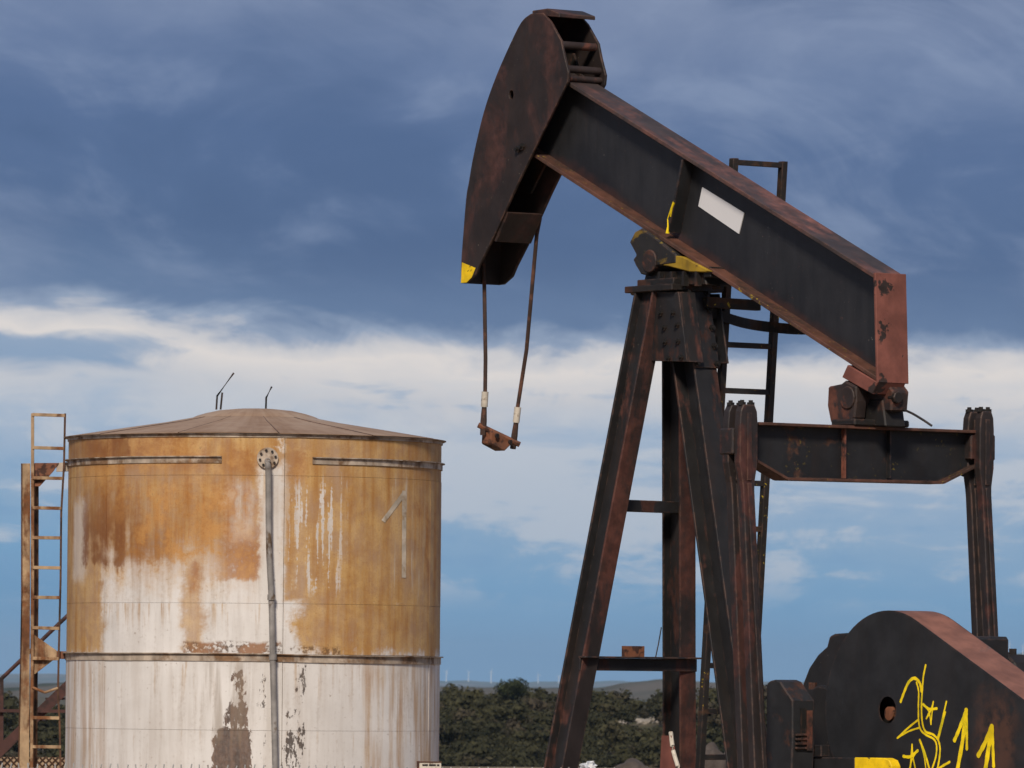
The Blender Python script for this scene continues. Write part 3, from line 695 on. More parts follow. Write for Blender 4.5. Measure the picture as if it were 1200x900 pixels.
def pitman(wc, pxs, side):
    """two bars, one on each side of the equalizer pin"""
    e = None; kw = 1.0 if side > 0 else .84
    ztop = Q(pxs, 474 if side > 0 else 482, UE - .15)[1]
    lean = .12 if side > 0 else .06               # how far the arm drifts towards the tail, per metre... small
    for k, (du, wid) in enumerate(((-.15, .078), (-.02, .085))):
        wid *= kw
        zs = [(0, .65), (.05, .95), (.14, 1.05), (.42, 1.05), (.56, .72), (.62, .66)]
        L = ztop - .75
        left = []; right = []
        for dz, s in zs: left.append((wc + wid * s, ztop - dz)); right.append((wc - wid * s, ztop - dz))
        ub = -.26; mb = MB(); vs = []; fs = []
        rows = [(dz, s) for dz, s in zs] + [(L, .80)]
        for dz, s in rows:
            uu = UE + du + ub * max(0, dz - .55) / L
            for (wo, uo) in ((wid * s, 0), (-wid * s, 0), (-wid * s, .05), (-wid * s * .35, .05), (-wid * s * .35, .012 + .006), (wid * s * .35, .012 + .006), (wid * s * .35, .05), (wid * s, .05)):
                pass
            for (wo, uo) in ((wid * s, .0), (-wid * s, .0), (-wid * s, .07), (wid * s, .07)):
                vs.append((uu + uo, wc + wo, ztop - dz))
        n = 4
        for i in range(len(rows) - 1):
            for j in range(n): fs.append((i * n + j, i * n + (j + 1) % n, (i + 1) * n + (j + 1) % n, (i + 1) * n + j))
        fs += [(3, 2, 1, 0), tuple(range((len(rows) - 1) * n, len(rows) * n))]
        mb.add(vs, fs)
        o = mb.build('pitman_arm' if e is None else 'rear_bar', M['pitman'] if du < 0 else M['legdark'], pump if e is None else e, .006)
        if e is None: e = o
        mb = MB(); vs = []
        # raised rib down the face
        r0_, r1_ = ztop - .64, ztop - L
        if du < 0:
            mb.bar((UE + du - .001, wc, ztop - .06), (UE + du - .001, wc, ztop - .55), (1, 0, 0), .008, (0, 1, 0), .02)
            mb.bar((UE + du - .004, wc, ztop - .57), (UE + du + ub - .004, wc, ztop - L), (1, 0, 0), .008, (0, 1, 0), .018); mb.build('rib', M['pitman'], e, .003)
        for s in (-.6, .6):
            link('bolt', bolt_z, e, (UE + du + .035, wc + s * wid * .85, ztop - .004), None, (1.15, 1.15, .62))
    mb = MB(); mb.box(UE - .085, UE + .075, wc - .10, wc + .10, ztop - .36, ztop - .17); mb.build('pin_block', M['pitman'], e, .01)
    if side < 0:
        mb = MB(); u_ = UE - .04; mb.box(u_ - .03, u_ + .03, wc - .15, wc - .09, ztop - .36, ztop - .17); mb.build('end_stop', M['iron'], e, .01)
    return e
wN = Q(878, 500, UE - .15)[0]; wF = Q(1157, 500, UE - .15)[0]
pitman(wN, 878, 1); pitman(wF, 1157, -1)

# cranks
CRP = [(897.7, 930), (897.7, 803), (899.5, 800), (902.5, 797.7), (908.5, 796.5), (914, 799), (918.5, 806), (928.7, 821), (928.7, 873), (926, 930), (924, 975)]
cw1, cw0 = .95, .745
cpoly = PW(CRP, cw1)
def crank(w1, w0, name):
    mb = MB(); mb.prism(cpoly, fw, min(w0, w1), max(w0, w1)); o = mb.build(name, M['guard'], pump, .008); return o
cr1 = crank(cw1, cw0, 'crank'); cr2 = crank(-cw1, -cw0, 'crank')
uc, zc = P(928.7, 821, cw1)
mb = MB()
mb.box(uc - .012, uc - .001, cw0 + .085, cw0 + .135, zc - .30, zc - .055); mb.build('slot_shade_strip', M['iron'], cr1)  # raised dark strip, coloured like the shade inside a recessed slot
mb = MB(); mb.box(uc - .014, uc - .001, cw0 + .03, cw0 + .08, zc - .36, zc - .07); mb.build('slide_plate', M['bearing'], cr1)
for i in range(4):
    mb = MB(); mb.box(uc - .022, uc - .001, cw0 + .085, cw0 + .185, zc - .255 - i * .032, zc - .238 - i * .032); mb.build('rack_tooth', M['bearing'], cr1, .003)
for (s, w1) in ((cr1, cw1), (cr2, -cw0)):
    mb = MB(); mb.tube([(UE - .36, w1 - .03, .92), (UE - .36, w1 + .17 * (1 if w1 > 0 else -1.2), .92)], .09, 16); mb.build('crank_pin', M['iron'], s, .008)
# far crank pin bearing seen over the guard
fb = PW([(1139, 762), (1147, 755), (1153, 760), (1160, 762), (1168, 772), (1178, 766), (1188, 776), (1199, 798), (1199, 830), (1135, 820)], -.9)
mb = MB(); mb.prism(fb, fw, -1.08, -.9); fo = mb.build('pin_bearing', M['iron'], pump, .012)
u, z = P(1182, 768, -.95); mb = MB(); mb.tube([(u, -.99, z - .03), (u, -.99, z + .05)], .028, 8); mb.build('bearing_stud', M['iron'], fo)

# belt guard with its sprayed marks
GW1, GW0 = .50, .14
gc = Vector(P(1040, 832, GW1)); GR = .715
g2c = gc + Vector((-2.75, -.86)); GR2 = .33
def tangent_outline(c1, r1, c2, r2, n=22):
    d = c2 - c1; L = d.length; a0 = math.atan2(d.y, d.x); be = math.acos((r1 - r2) / L); pts = []
    for i in range(n + 1):
        a = a0 + be + (2 * math.pi - 2 * be) * i / n; pts.append(c1 + Vector((math.cos(a), math.sin(a))) * r1)
    for i in range(n // 2 + 1):
        a = a0 - be + 2 * be * i / (n // 2); pts.append(c2 + Vector((math.cos(a), math.sin(a))) * r2)
    return pts
gout = tangent_outline(gc, GR, g2c, GR2, 40)
gm = M['guard'].copy(); gm.name = 'guard_face_paint'; t = gm.node_tree; b = t.nodes['Principled BSDF']
tcn = t.nodes.new('ShaderNodeTexCoord'); o = S(t, tcn.outputs['Object']); gx, gy, gz_ = sep(o)
pu, pz = P(1168, 868, GW1); na = noise(o, 2.4, 7, .65, .4); nb_ = noise(o, 9, 5, .6)
rr2 = ((gx - pu) * (gx - pu) * 2.2 + (gz_ - pz) * (gz_ - pz) * 1.1).pw(.5) + (na - .5) * .75
old = b.inputs['Base Color'].links[0].from_socket
setc(t, b, mixc(rr2.ss(.50, .18) * nb_.ss(.30, .60) * .8, S(t, old), (.085, .040, .026)))
ghole = [gc + Vector((math.cos(a * .3927), math.sin(a * .3927))) * .098 for a in range(16)]
mb = MB(); mb.prism(gout, fw, GW1 - .006, GW1, [ghole]); guard = mb.build('belt_guard', gm, pump)
tag(guard, 'dark belt guard face with yellow sprayed marks')
mb = MB(); mb.prism(gout, fw, GW0, GW0 + .006); mb.build('back_sheet', M['guard'], guard)
gin = tangent_outline(gc, GR - .008, g2c, GR2 - .008, 40); n = len(gout); vs = []; fs = []
for q in gout: vs += [(q.x, GW0 + .006, q.y), (q.x, GW1 - .006, q.y)]
for q in gin: vs += [(q.x, GW0 + .006, q.y), (q.x, GW1 - .006, q.y)]
for i in range(n):
    j = (i + 1) % n; fs += [(2 * i, 2 * i + 1, 2 * j + 1, 2 * j), (2 * n + 2 * i, 2 * n + 2 * j, 2 * n + 2 * j + 1, 2 * n + 2 * i + 1)]
M['rim'] = steel('guard_rim_primer', (.20, .088, .060), (.10, .085, .085), .22, scale=1.6, dirt=.1, hard=.08)
mb = MB(); mb.add(vs, fs); mb.build('rim_sheet', M['rim'], guard, smooth=True)
mb = MB(); mb.tube([(gc.x + .01, GW1 - .02, gc.y - .025), (gc.x + .01, GW0 + .02, gc.y - .025)], .05, 14); mb.build('input_shaft', M['clamp'], guard)
mb = MB(); mb.tube([(gc.x, GW1 - .12, gc.y), (gc.x, GW0 + .03, gc.y)], .55, 28); mb.build('sheave', M['iron'], guard)
SEQ = [0]
def stroke(pts, wid, name, parent, k=5, taper=True):
    SEQ[0] += 1
    ps = catmull([Vector(P(a, b, GW1)) for a, b in pts], k) if len(pts) > 2 else [Vector(P(a, b, GW1)) for a, b in pts]
    hw = wid / 154.0 / 2; n = len(ps); L = []; Rr = []
    for i, p in enumerate(ps):
        d = (ps[min(i + 1, n - 1)] - ps[max(0, i - 1)]).normalized(); nn = Vector((-d.y, d.x))
        ww = hw * (1 + .12 * math.sin(i * 2.1)); L.append(p + nn * ww); Rr.append(p - nn * ww)
    def cap(p, d, s):
        a0 = math.atan2(d.y, d.x); return [p + Vector((math.cos(a0 + x), math.sin(a0 + x))) * hw * s for x in (-1.0, -.5, 0, .5, 1.0)]
    d1 = (ps[-1] - ps[-2]).normalized(); d0 = (ps[0] - ps[1]).normalized()
    w0 = GW1 + .0006 + SEQ[0] * .00022; mb = MB(); base = L + Rr
    vs = [(p.x, w0, p.y) for p in base]; fs = [(i, i + 1, n + i + 1, n + i) for i in range(n - 1)]
    c1 = cap(ps[-1], d1, 1.15); c0 = cap(ps[0], d0, 1.15); k0 = len(vs)
    vs += [(p.x, w0, p.y) for p in c1]; fs.append((2 * n - 1, *range(k0, k0 + 5), n - 1))
    k0 = len(vs); vs += [(p.x, w0, p.y) for p in c0]; fs.append((0, *range(k0, k0 + 5), n))
    mb.add(vs, fs); return mb
def zz8(pts): return [(1020 + a * .15, 770 + b * .15) for a, b in pts]
def marks(name, strokes):
    first = MB()
    for pts, wd in strokes:
        s_ = stroke(zz8(pts), wd, name, guard); first.add(s_.v, s_.f)
    me = bpy.data.meshes.new(name); me.from_pydata([tuple(p) for p in first.v], [], first.f); me.materials.append(M['gyellow']); link(name, me, guard)
marks('sprayed_tag', [([(238, 345), (262, 280), (300, 195), (345, 165), (385, 200), (400, 265)], 3.6),
                      ([(432, 65), (415, 150), (406, 260), (400, 370), (405, 500), (430, 580), (490, 605), (530, 650), (545, 720), (535, 820), (515, 900)], 2.6),
                      ([(362, 200), (378, 270), (376, 380), (378, 500), (395, 570), (440, 610), (495, 640), (518, 690), (512, 780), (480, 880)], 2.4),
                      ([(375, 490), (300, 550), (215, 630)], 2.4), ([(380, 553), (300, 580), (212, 632)], 2.0),
                      ([(595, 350), (560, 500), (525, 640)], 2.4), ([(588, 430), (555, 560), (532, 650)], 1.8),
                      ([(388, 650), (430, 760), (470, 900)], 3.0), ([(400, 690), (425, 790), (438, 900)], 1.8),
                      ([(620, 820), (560, 855), (500, 900)], 2.8)])
marks('sprayed_star', [([(415, 370), (460, 405), (520, 402)], 3.0), ([(494, 350), (470, 430), (440, 480)], 2.0), ([(440, 478), (470, 420), (520, 402)], 1.8), ([(494, 352), (484, 440), (476, 525)], 1.8), ([(476, 525), (462, 430), (420, 372)], 1.8)])
marks('sprayed_star', [([(262, 775), (315, 778), (372, 732)], 3.4), ([(329, 685), (322, 790), (312, 900)], 2.4), ([(329, 690), (340, 800), (362, 900)], 2.0), ([(370, 735), (335, 790), (300, 900)], 1.8)])
marks('sprayed_arrow', [([(752, 420), (725, 650), (680, 900)], 6.0), ([(750, 425), (700, 560), (662, 648)], 5.0), ([(755, 425), (757, 560), (758, 715)], 4.0)])
marks('sprayed_arrow', [([(952, 548), (930, 700), (900, 900)], 6.6), ([(950, 548), (905, 660), (850, 765)], 6.0), ([(958, 550), (962, 700), (968, 850)], 4.6)])
# rail with a yellow end in front of the guard
rl = PW([(938, 887), (1001, 888), (1001, 935), (938, 935)], .70)
mb = MB(); mb.prism(rl, fw, .62, .70); rail = mb.build('brake_rail', M['guard'], pump, .005)
yl = PW([(1001.2, 887.6), (1036, 888.3), (1042, 891), (1045, 898), (1045, 935), (1001.2, 935)], .702)
mb = MB(); mb.prism(yl, fw, .618, .702); mb.build('yellow_end', M['yellow'], rail, .005)
mb = MB(); mb.prism(PW([(929, 873), (962, 873), (962, 886.5), (929, 886.5)], .72), fw, .64, .72); mb.build('rail_bracket', M['legdark'], rail, .004)
u, z = P(951, 879, .72); mb = MB(); mb.tube([(u, .715, z), (u, .75, z)], .036, 10); mb.build('bracket_knob', M['clamp'], rail, .008)
# gear reducer behind the guard
gb = PW([(958, 840), (959, 801), (966, 783), (976, 768), (987, 758), (990, 746), (996, 743), (1010, 742), (1050, 748), (1110, 746), (1119, 745), (1131, 745.5), (1133, 749), (1133, 790), (1140, 960), (950, 960)], -.05)
mb = MB(); mb.prism(gb, fw, -.45, .10); gear = mb.build('gear_reducer', M['legdark'], pump, .012)
gb2 = PW([(954, 806), (962, 803), (972, 806), (978, 818), (982, 850), (986, 960), (948, 960)], .45)
mb = MB(); mb.prism(gb2, fw, .12, .47); mb.build('bearing_housing', M['iron'], gear, .015)
u, z = P(946, 803, .45); mb = MB(); mb.tube([(u, .40, z - .03), (u, .40, z + .02)], .03, 8); mb.build('oil_plug', M['clamp'], gear)
mb = MB(); mb.tube([(uc + .04, -.75, .95), (uc + .04, .75, .95)], .11, 16); mb.build('slow_shaft', M['iron'], gear)
# skid and pedestal
mb = MB()
skid_z = .2
for s in (-.62, .62):
    mb = MB(); mb.box(-6.2, 1.6, s - .13, s + .13, skid_z + .22, skid_z + .245); mb.box(-6.2, 1.6, s - .13, s + .13, skid_z, skid_z + .025); mb.box(-6.2, 1.6, s - .012, s + .012, skid_z + .02, skid_z + .225); mb.build('skid_beam', M['legdark'], pump)
for u in (1.3, .3, -.9, -2.6, -4.4, -6.0):
    mb = MB(); mb.box(u - .1, u + .1, -.60, .60, skid_z + .03, skid_z + .215); mb.build('skid_cross_member', M['legdark'], pump)
ul, ur = P(1140, 960, -.05)[0], P(950, 960, -.05)[0]
mb = MB(); mb.box(ul, ur, -.44, .44, skid_z + .246, P(1000, 958, -.05)[1]); mb.build('reducer_pedestal', M['legdark'], pump, .01)
mb = MB(); mb.box(g2c.x - .5, g2c.x + .5, -.7, .1, skid_z + .246, g2c.y + .25); mb.build('motor', M['guard'], pump, .05)
mb = MB(); mb.tube([(g2c.x, -.7, g2c.y), (g2c.x, .4, g2c.y)], .06, 12); mb.build('motor_shaft', M['iron'], pump)
mb = MB(); mb.box(-6.4, 1.9, -1.1, 1.1, 0.0, skid_z - .002); mb.build('concrete_pad', M['concrete'], pump, .02)

# access ladder on the far side, with a rest bar and safety hoop at the top
LW = -.52
lt = V3(889, 192, LW); lb = V3(877, 405, LW); dl = (lb - lt).normalized()
lt2 = lt; kk = (skid_z + .0 - lt.z) / dl.z; lend = lt + dl * kk
HWL = .238
mb = MB(); mb.bar(lt + Vector((0, -HWL, .03)), lend + Vector((0, -HWL, 0)), (1, 0, 0), .028, (0, 1, 0), .026); lad = mb.build('ladder', M['ladder'], pump, .003)
z_low = V3(850, 330, LW).z
mb = MB(); s_ = lt; mb.bar(s_ + Vector((0, HWL, .03)), lend + Vector((0, HWL, 0)), (1, 0, 0), .028, (0, 1, 0), .026); mb.build('stile', M['ladder'], lad, .003)
z0 = lt.z; mb = MB(); mb.bar(lt + Vector((0, HWL + .02, 0)), lt + Vector((0, -HWL, 0)), (1, 0, 0), .02, (0, 0, 1), .02); mb.build('rung', M['ladder'], lad, .003)
zr = P(877, 405, LW)[1]; dz = zr - P(877, 458.5, LW)[1]; k = 0
while zr - k * dz > skid_z + .2:
    p = lt + dl * ((zr - k * dz - lt.z) / dl.z)
    mb = MB(); mb.bar(p + Vector((0, HWL, 0)), p + Vector((0, -HWL, 0)), (1, 0, 0), .018, (0, 0, 1), .021); mb.build('rung', M['ladder'], lad, .003); k += 1
mb = MB(); mb.bar(V3(826, 354, -.05), V3(889, 358, -.38), (0, 0, 1), .04, (1, 0, 0), .03); mb.build('rest_bar', M['ladder'], lad, .003)
hp = [V3(828, 364, -.10), V3(845, 370, -.22), V3(870, 378, -.4), V3(900, 383, -.6), V3(940, 386, -.62), V3(985, 384, -.52)]
hp = catmull(hp, 5); mb = MB(); vs = []; fs = []
for p in hp: vs += [p + Vector((.004, 0, .04)), p + Vector((-.004, 0, .04)), p + Vector((-.004, 0, -.04)), p + Vector((.004, 0, -.04))]
for i in range(len(hp) - 1):
    for j in range(4): fs.append((4 * i + j, 4 * i + (j + 1) % 4, 4 * i + 4 + (j + 1) % 4, 4 * i + 4 + j))
mb.add(vs, fs); mb.build('safety_hoop', M['ladder'], lad)

# ------------------------------------------------------------------ storage tank
TD = 75.0
_c = at(297.5, 700, TD); TC = Vector((_c.x, _c.y, 0)); TR = 218.5 / F * (TD)
tank = empty('storage_tank', TC); tag(tank, 'round steel oil tank, white below and rust stained above, numbered 1', 'tank')
def K(px, py, r=TR):                        # photo point on the shell -> (angle, z); angle 0 faces the camera
    d = ray(px, py); o = CAM - TC
    A = d.x ** 2 + d.y ** 2; B = o.x * d.x + o.y * d.y; C = o.x ** 2 + o.y ** 2 - r * r
    k = (-B - math.sqrt(max(0, B * B - A * C))) / A; p = o + d * k
    return (math.atan2(p.x, -p.y), p.z)
def cyl(a, z, r=TR): return Vector((math.sin(a) * r, -math.cos(a) * r, z))
ZT = K(298, 508)[1]
zs = [0.25, K(298, 856)[1], K(298, 766.5)[1], K(298, 707)[1], K(298, 557)[1], ZT]
aS = [K(126, 700)[0], K(332, 700)[0]]; stp = aS[1] - aS[0]
nP = round(2 * math.pi / stp); stp = 2 * math.pi / nP; ang = [aS[1] + stp * i for i in range(nP)]

mt, t, b, o = new_mat('tank_paint_and_rust')
x, y, z = sep(o)
ph = x._m('ARCTAN2', y * -1)
s = ph * TR
sz = vec(t, s, z, 0.0)
big = noise(sz, 1.1, 7, .6, .4); mid = noise(sz, 3.5, 7, .65, .2); fin = noise(sz, 22, 5, .65)
drip = noise(vec(t, s * 7.5, z * .55, 2.0), 1.0, 6, .6); drip2 = noise(vec(t, s * 16, z * .9, 5.0), 1.0, 5, .6)
dx = (mid - .5) * .5 + (big - .5) * .5       # ragged edges
def region(px0, px1, py0, py1, soft, jag=.5):
    (a0, z1), (a1, z0) = K(px0, (py0 + py1) / 2), K(px1, (py0 + py1) / 2)
    zt_, zb_ = K((px0 + px1) / 2, py0)[1], K((px0 + px1) / 2, py1)[1]
    ql, qr, qt, qb = [v / F * TD for v in (soft if isinstance(soft, tuple) else (soft,) * 4)]
    sx_ = s + ((mid - .5) * .8 + (big - .5) * .6 + (fin - .5) * .35) * jag; zx_ = z + ((mid - .5) * .9 + (drip - .5) * .45 + (drip2 - .5) * .28 + (fin - .5) * .3 + (big - .5) * .4) * jag
    return sx_.ss(a0 * TR - ql, a0 * TR + ql) * sx_.ss(a1 * TR + qr, a1 * TR - qr) * zx_.ss(zb_ - qb, zb_ + qb) * zx_.ss(zt_ + qt, zt_ - qt)
white = mixc(big.ss(.3, .7), (.56, .535, .505), (.67, .645, .615))
white = mixc(drip.ss(.42, .66) * .28, white, (.36, .32, .28))
# tan film
up = region(40, 334, 470, 668, (20, 6, 20, 46), .85)
right = region(333, 560, 470, 706, 3, .10).mx(region(348, 560, 690, 767, 9, .6))
left = region(20, 122, 500, 767, 9, .4)
midl = region(214, 240, 600, 762, 7, .4) * .75
tan = up.mx(right).mx(left).mx(midl)
clear = region(303, 331, 545, 770, 7, .25) * .9
clear2 = region(86, 101, 588, 680, 8, .3) * .55
clear3 = region(268, 302, 566, 640, 9, .4) * .6
tan = tan * (1 - clear.mx(clear2).mx(clear3))
def below(py, dist):                        # runs of rust that start at a seam or hoop
    zz_ = K(298, py)[1]; return z.ss(zz_ - dist, zz_ - .01) * z.ss(zz_ + .012, zz_ - .004)
runs = (below(545, .7) * drip2.ss(.50, .62) * .7).mx(below(708, .35) * drip2.ss(.52, .66) * .55).mx(below(776, .55) * drip2.ss(.55, .68) * .45).mx(below(857, .3) * drip2.ss(.56, .68) * .4)
tan = tan.mx(runs)
drips_w = region(338, 402, 562, 692, 14, .4) * (drip2 * .75 + fin * .25).ss(.525, .575) * .9     # pale runs through the tan
drips_w2 = region(460, 500, 560, 700, 14, .3) * drip2.ss(.58, .64) * .45
tan = tan * (1 - drips_w.mx(drips_w2))
tan = (tan * (.22 + drip * .35 + mid * .38 + drip2 * .28 + big * .42)).c01()
low = region(20, 560, 770, 990, 3, .05)
lows = (low * (region(420, 560, 770, 990, 26, .5) * .8 + region(20, 122, 770, 990, 16, .3) * .6 + .05)) * drip.ss(.38, .68)
tan = tan.mx(lows * .85)
tcol = mixc((mid * .6 + drip2 * .25 + fin * .15).ss(.38, .62), (.32, .160, .045), (.50, .315, .125))
tcol = mixc((drip * .7 + big * .3).ss(.46, .66) * .75, tcol, (.32, .140, .034))
c = mixc(tan, white, tcol)
# orange and brown rust
orange = (region(112, 302, 560, 650, 20, 1.2) * (mid * .6 + drip * .4).ss(.40, .58)).mx(region(258, 303, 618, 680, (26, 3, 34, 4), .30) * (mid * .6 + fin * .4).ss(.28, .50)).mx(region(262, 300, 520, 560, 12, .5) * .7)
orange = orange.mx(region(335, 362, 532, 566, 10, .5) * .7).mx(region(240, 300, 545, 600, 22, .8) * mid.ss(.42, .6) * .6).mx(region(480, 520, 590, 690, 16, .5) * drip.ss(.40, .6) * .75).mx(region(222, 232, 660, 695, 5, .3) * .8)
orange = orange.mx(region(100, 240, 508, 560, 20, .6) * .75)
c = mixc(orange * .85, c, mixc((mid * .75 + fin * .25).ss(.38, .62), (.27, .095, .020), (.44, .215, .065)))
brown = (region(97, 158, 586, 662, (8, 26, 40, 5), .40) * (mid * .6 + drip * .4).ss(.34, .54)).mx(region(130, 152, 512, 538, 4, .2) * .8).mx(region(84, 132, 512, 540, 10, .3) * .55)
brown = brown.mx(region(160, 200, 630, 655, 12, .6) * .5)
c = mixc(brown * .8, c, (.15, .052, .020))
# dark bare patches low down
flk = noise(vec(t, s * 26, z * 11, 3.3), 1.0, 6, .68, .3)
def flaky(m_, lo=.46, hi=.54): return (m_ + (flk - .5) * 1.5 + (mid - .5) * .8 + (drip2 - .5) * .6).ss(lo, hi) * m_.ss(.02, .3)
bp = flaky(region(249, 294, 852, 965, (10, 7, 12, 4), .12)).mx(flaky(region(262, 292, 818, 858, (12, 8, 20, 16), .15) * .72)).mx(flaky(region(268, 292, 775, 835, (14, 10, 30, 20), .2) * .48))
c = mixc(bp * (.78 + fin * .25), c, mixc((drip2 * .6 + flk * .4).ss(.40, .60), (.050, .027, .018), (.125, .070, .045)))
sm = region(238, 294, 775, 870, 10, .4) * drip.ss(.42, .62) * .45
c = mixc(sm, c, (.22, .175, .13))
spk = flaky(region(328, 362, 838, 912, (14, 14, 24, 10), .3) * .50).mx(flaky(region(344, 362, 772, 830, (10, 10, 10, 24), .3) * .44)).mx(flaky(region(330, 352, 828, 852, 10, .3) * .46))
spk = spk.mx(flaky(region(292, 322, 780, 912, 16, .3) * .34)).mx((flk * .6 + mid * .4).ss(.70, .72) * low * .6)
c = mixc(spk * .9, c, (.05, .036, .030))
bandr = region(215, 330, 752, 766, 2, .10) * (fin * .5 + mid * .5).ss(.44, .52)
c = mixc(bandr * .9, c, mixc(mid.ss(.4, .6), (.06, .04, .03), (.26, .12, .05)))
bandr2 = region(330, 400, 757, 766, 2, .10) * (fin * .5 + mid * .5).ss(.48, .56)
c = mixc(bandr2 * .8, c, (.10, .055, .03))
grime = (drip2 * .6 + fin * .4).ss(.50, .66) * .22
c = mixc(grime, c, (.20, .135, .085))
grain = noise(sz, 60, 4, .7).ss(.54, .68) * tan * .55
c = mixc(grain, c, (.25, .105, .030))
pit = (fin * .7 + mid * .3).ss(.61, .66) * .5
c = mixc(pit, c, (.16, .085, .04))
setc(t, b, c); setc(t, b, fin * .2 + .55, 'Roughness'); b.inputs['Specular IOR Level'].default_value = .25
bump(t, b, fin * .4 + mid * .6 + tan * -.2, .25, .006)
M['tank'] = mt

M['hoop0'] = steel('seam_rust', (.30, .21, .13), (.18, .10, .05), .4, scale=3, dirt=.2)
core = MB(); n = 72
core.add([cyl(2 * math.pi * i / n, zz_, TR - .012) for zz_ in (.2, ZT - .01) for i in range(n)], [(i, (i + 1) % n, n + (i + 1) % n, n + i) for i in range(n)])
core.build('inner_shell', M['hoop0'], tank, smooth=True)
rg = random.Random(3)
for ci in range(len(zs) - 1):
    for a0 in ang:
        k = 14; g = .0014; zlo, zhi = zs[ci] + .0014, zs[ci + 1] - .0014; dr = rg.uniform(-.002, .003)
        vs = []; fs = []
        cols = [a0 + g + (stp - 2 * g) * i / k for i in range(k + 1)]
        for rr in (TR + dr, TR + dr - .008):
            for zz_ in (zlo, zhi): vs += [cyl(a, zz_, rr) for a in cols]
        q = k + 1
        for i in range(k):
            fs += [(i, i + 1, q + i + 1, q + i), (2 * q + i, 3 * q + i, 3 * q + i + 1, 2 * q + i + 1), (i, 2 * q + i, 2 * q + i + 1, i + 1), (q + i, q + i + 1, 3 * q + i + 1, 3 * q + i)]
        fs += [(0, q, 3 * q, 2 * q), (k, 2 * q + k, 3 * q + k, q + k)]
        mb = MB(); mb.add(vs, fs); mb.build('shell_plate', M['tank'], tank, smooth=True)
def ring(name, zc, a0, a1, n, mats, out_=.038, leg=.075, parent=tank, droop=None):
    """angle-iron hoop: thin shelf on top, leg flat on the shell"""
    vs = []; fs = []; prof = [(.0035, 0), (out_, 0), (out_, -.010), (.0125, -.010), (.0125, -leg), (.0035, -leg)]; m_ = len(prof)
    for i in range(n + 1):
        a = a0 + (a1 - a0) * i / n; dz = (droop(a) if droop else 0) + .004 * mnoise.noise(Vector((a * 3.1, zc, 0)))
        vs += [cyl(a, zc + dz + pz, TR + pr) for pr, pz in prof]
    for i in range(n):
        for j in range(m_): fs.append((i * m_ + j, (i + 1) * m_ + j, (i + 1) * m_ + (j + 1) % m_, i * m_ + (j + 1) % m_))
    fs += [tuple(range(m_)), tuple(range(n * m_ + m_ - 1, n * m_ - 1, -1))]
    mb = MB(); mb.add(vs, fs); return mb.build(name, mats, parent, smooth=True)
M['hoop'] = steel('hoop_paint', (.40, .33, .26), (.20, .115, .06), .40, scale=3.0, dirt=.35, hard=.15, speck=.1)
z2 = K(298, 534.5)[1]
aL, aR = K(260, 540)[0], K(366, 540)[0]
ring('rim_angle', ZT + .002, -math.pi, math.pi, 96, M['hoop'], .034, .04)
ring('wind_girder', z2, aL - 1.9, aL, 40, M['hoop'])
ring('wind_girder', z2, aR, aR + 1.9, 40, M['hoop'])
ring('wind_girder', K(298, 767)[1] + .012, -math.pi, math.pi, 96, M['hoop'], .04, .085, droop=lambda a: -.012 * smooth(.05, .45, a))
# roof of radial sheets and a flat dome cap
mt, t, b, o = new_mat('roof_rust'); a = noise(o, 1.2, 6, .6); f = noise(o, 9, 5, .65)
xx, yy, zz = sep(o); rr_ = (xx * xx + yy * yy).pw(.5); an_ = xx._m('ARCTAN2', yy * -1)
st_ = noise(vec(t, an_ * 9, rr_ * .4, 0), 1, 5, .6)
c = mixc((a * .6 + st_ * .4).ss(.38, .62), (.21, .125, .070), (.31, .215, .145)); c = mixc(f.ss(.5, .7) * .4, c, (.16, .09, .06))
c = mixc(a.ss(.60, .74) * .4, c, (.34, .285, .24))
setc(t, b, c); b.inputs['Roughness'].default_value = .8; bump(t, b, f, .3, .004); M['roof'] = mt
RP = [(TR + .05, ZT + .006), (TR * .72, ZT + .105), (TR * .48, ZT + .180), (TR * .335, ZT + .236)]
mb = MB(); n = 48
cap_r = [(TR * .345, .234), (TR * .315, .262), (TR * .27, .290), (TR * .20, .322), (TR * .10, .342), (.02, .347)]
vs = [Vector((math.sin(2 * math.pi * i / n) * r_, -math.cos(2 * math.pi * i / n) * r_, ZT + h_)) for r_, h_ in cap_r for i in range(n)]
fs = [(j * n + i, j * n + (i + 1) % n, (j + 1) * n + (i + 1) % n, (j + 1) * n + i) for j in range(5) for i in range(n)] + [tuple(range(5 * n, 6 * n))]
mb.add(vs, fs); roof = mb.build('roof_cap', M['roof'], tank, smooth=True)
nr = 12; a_off = R(9)
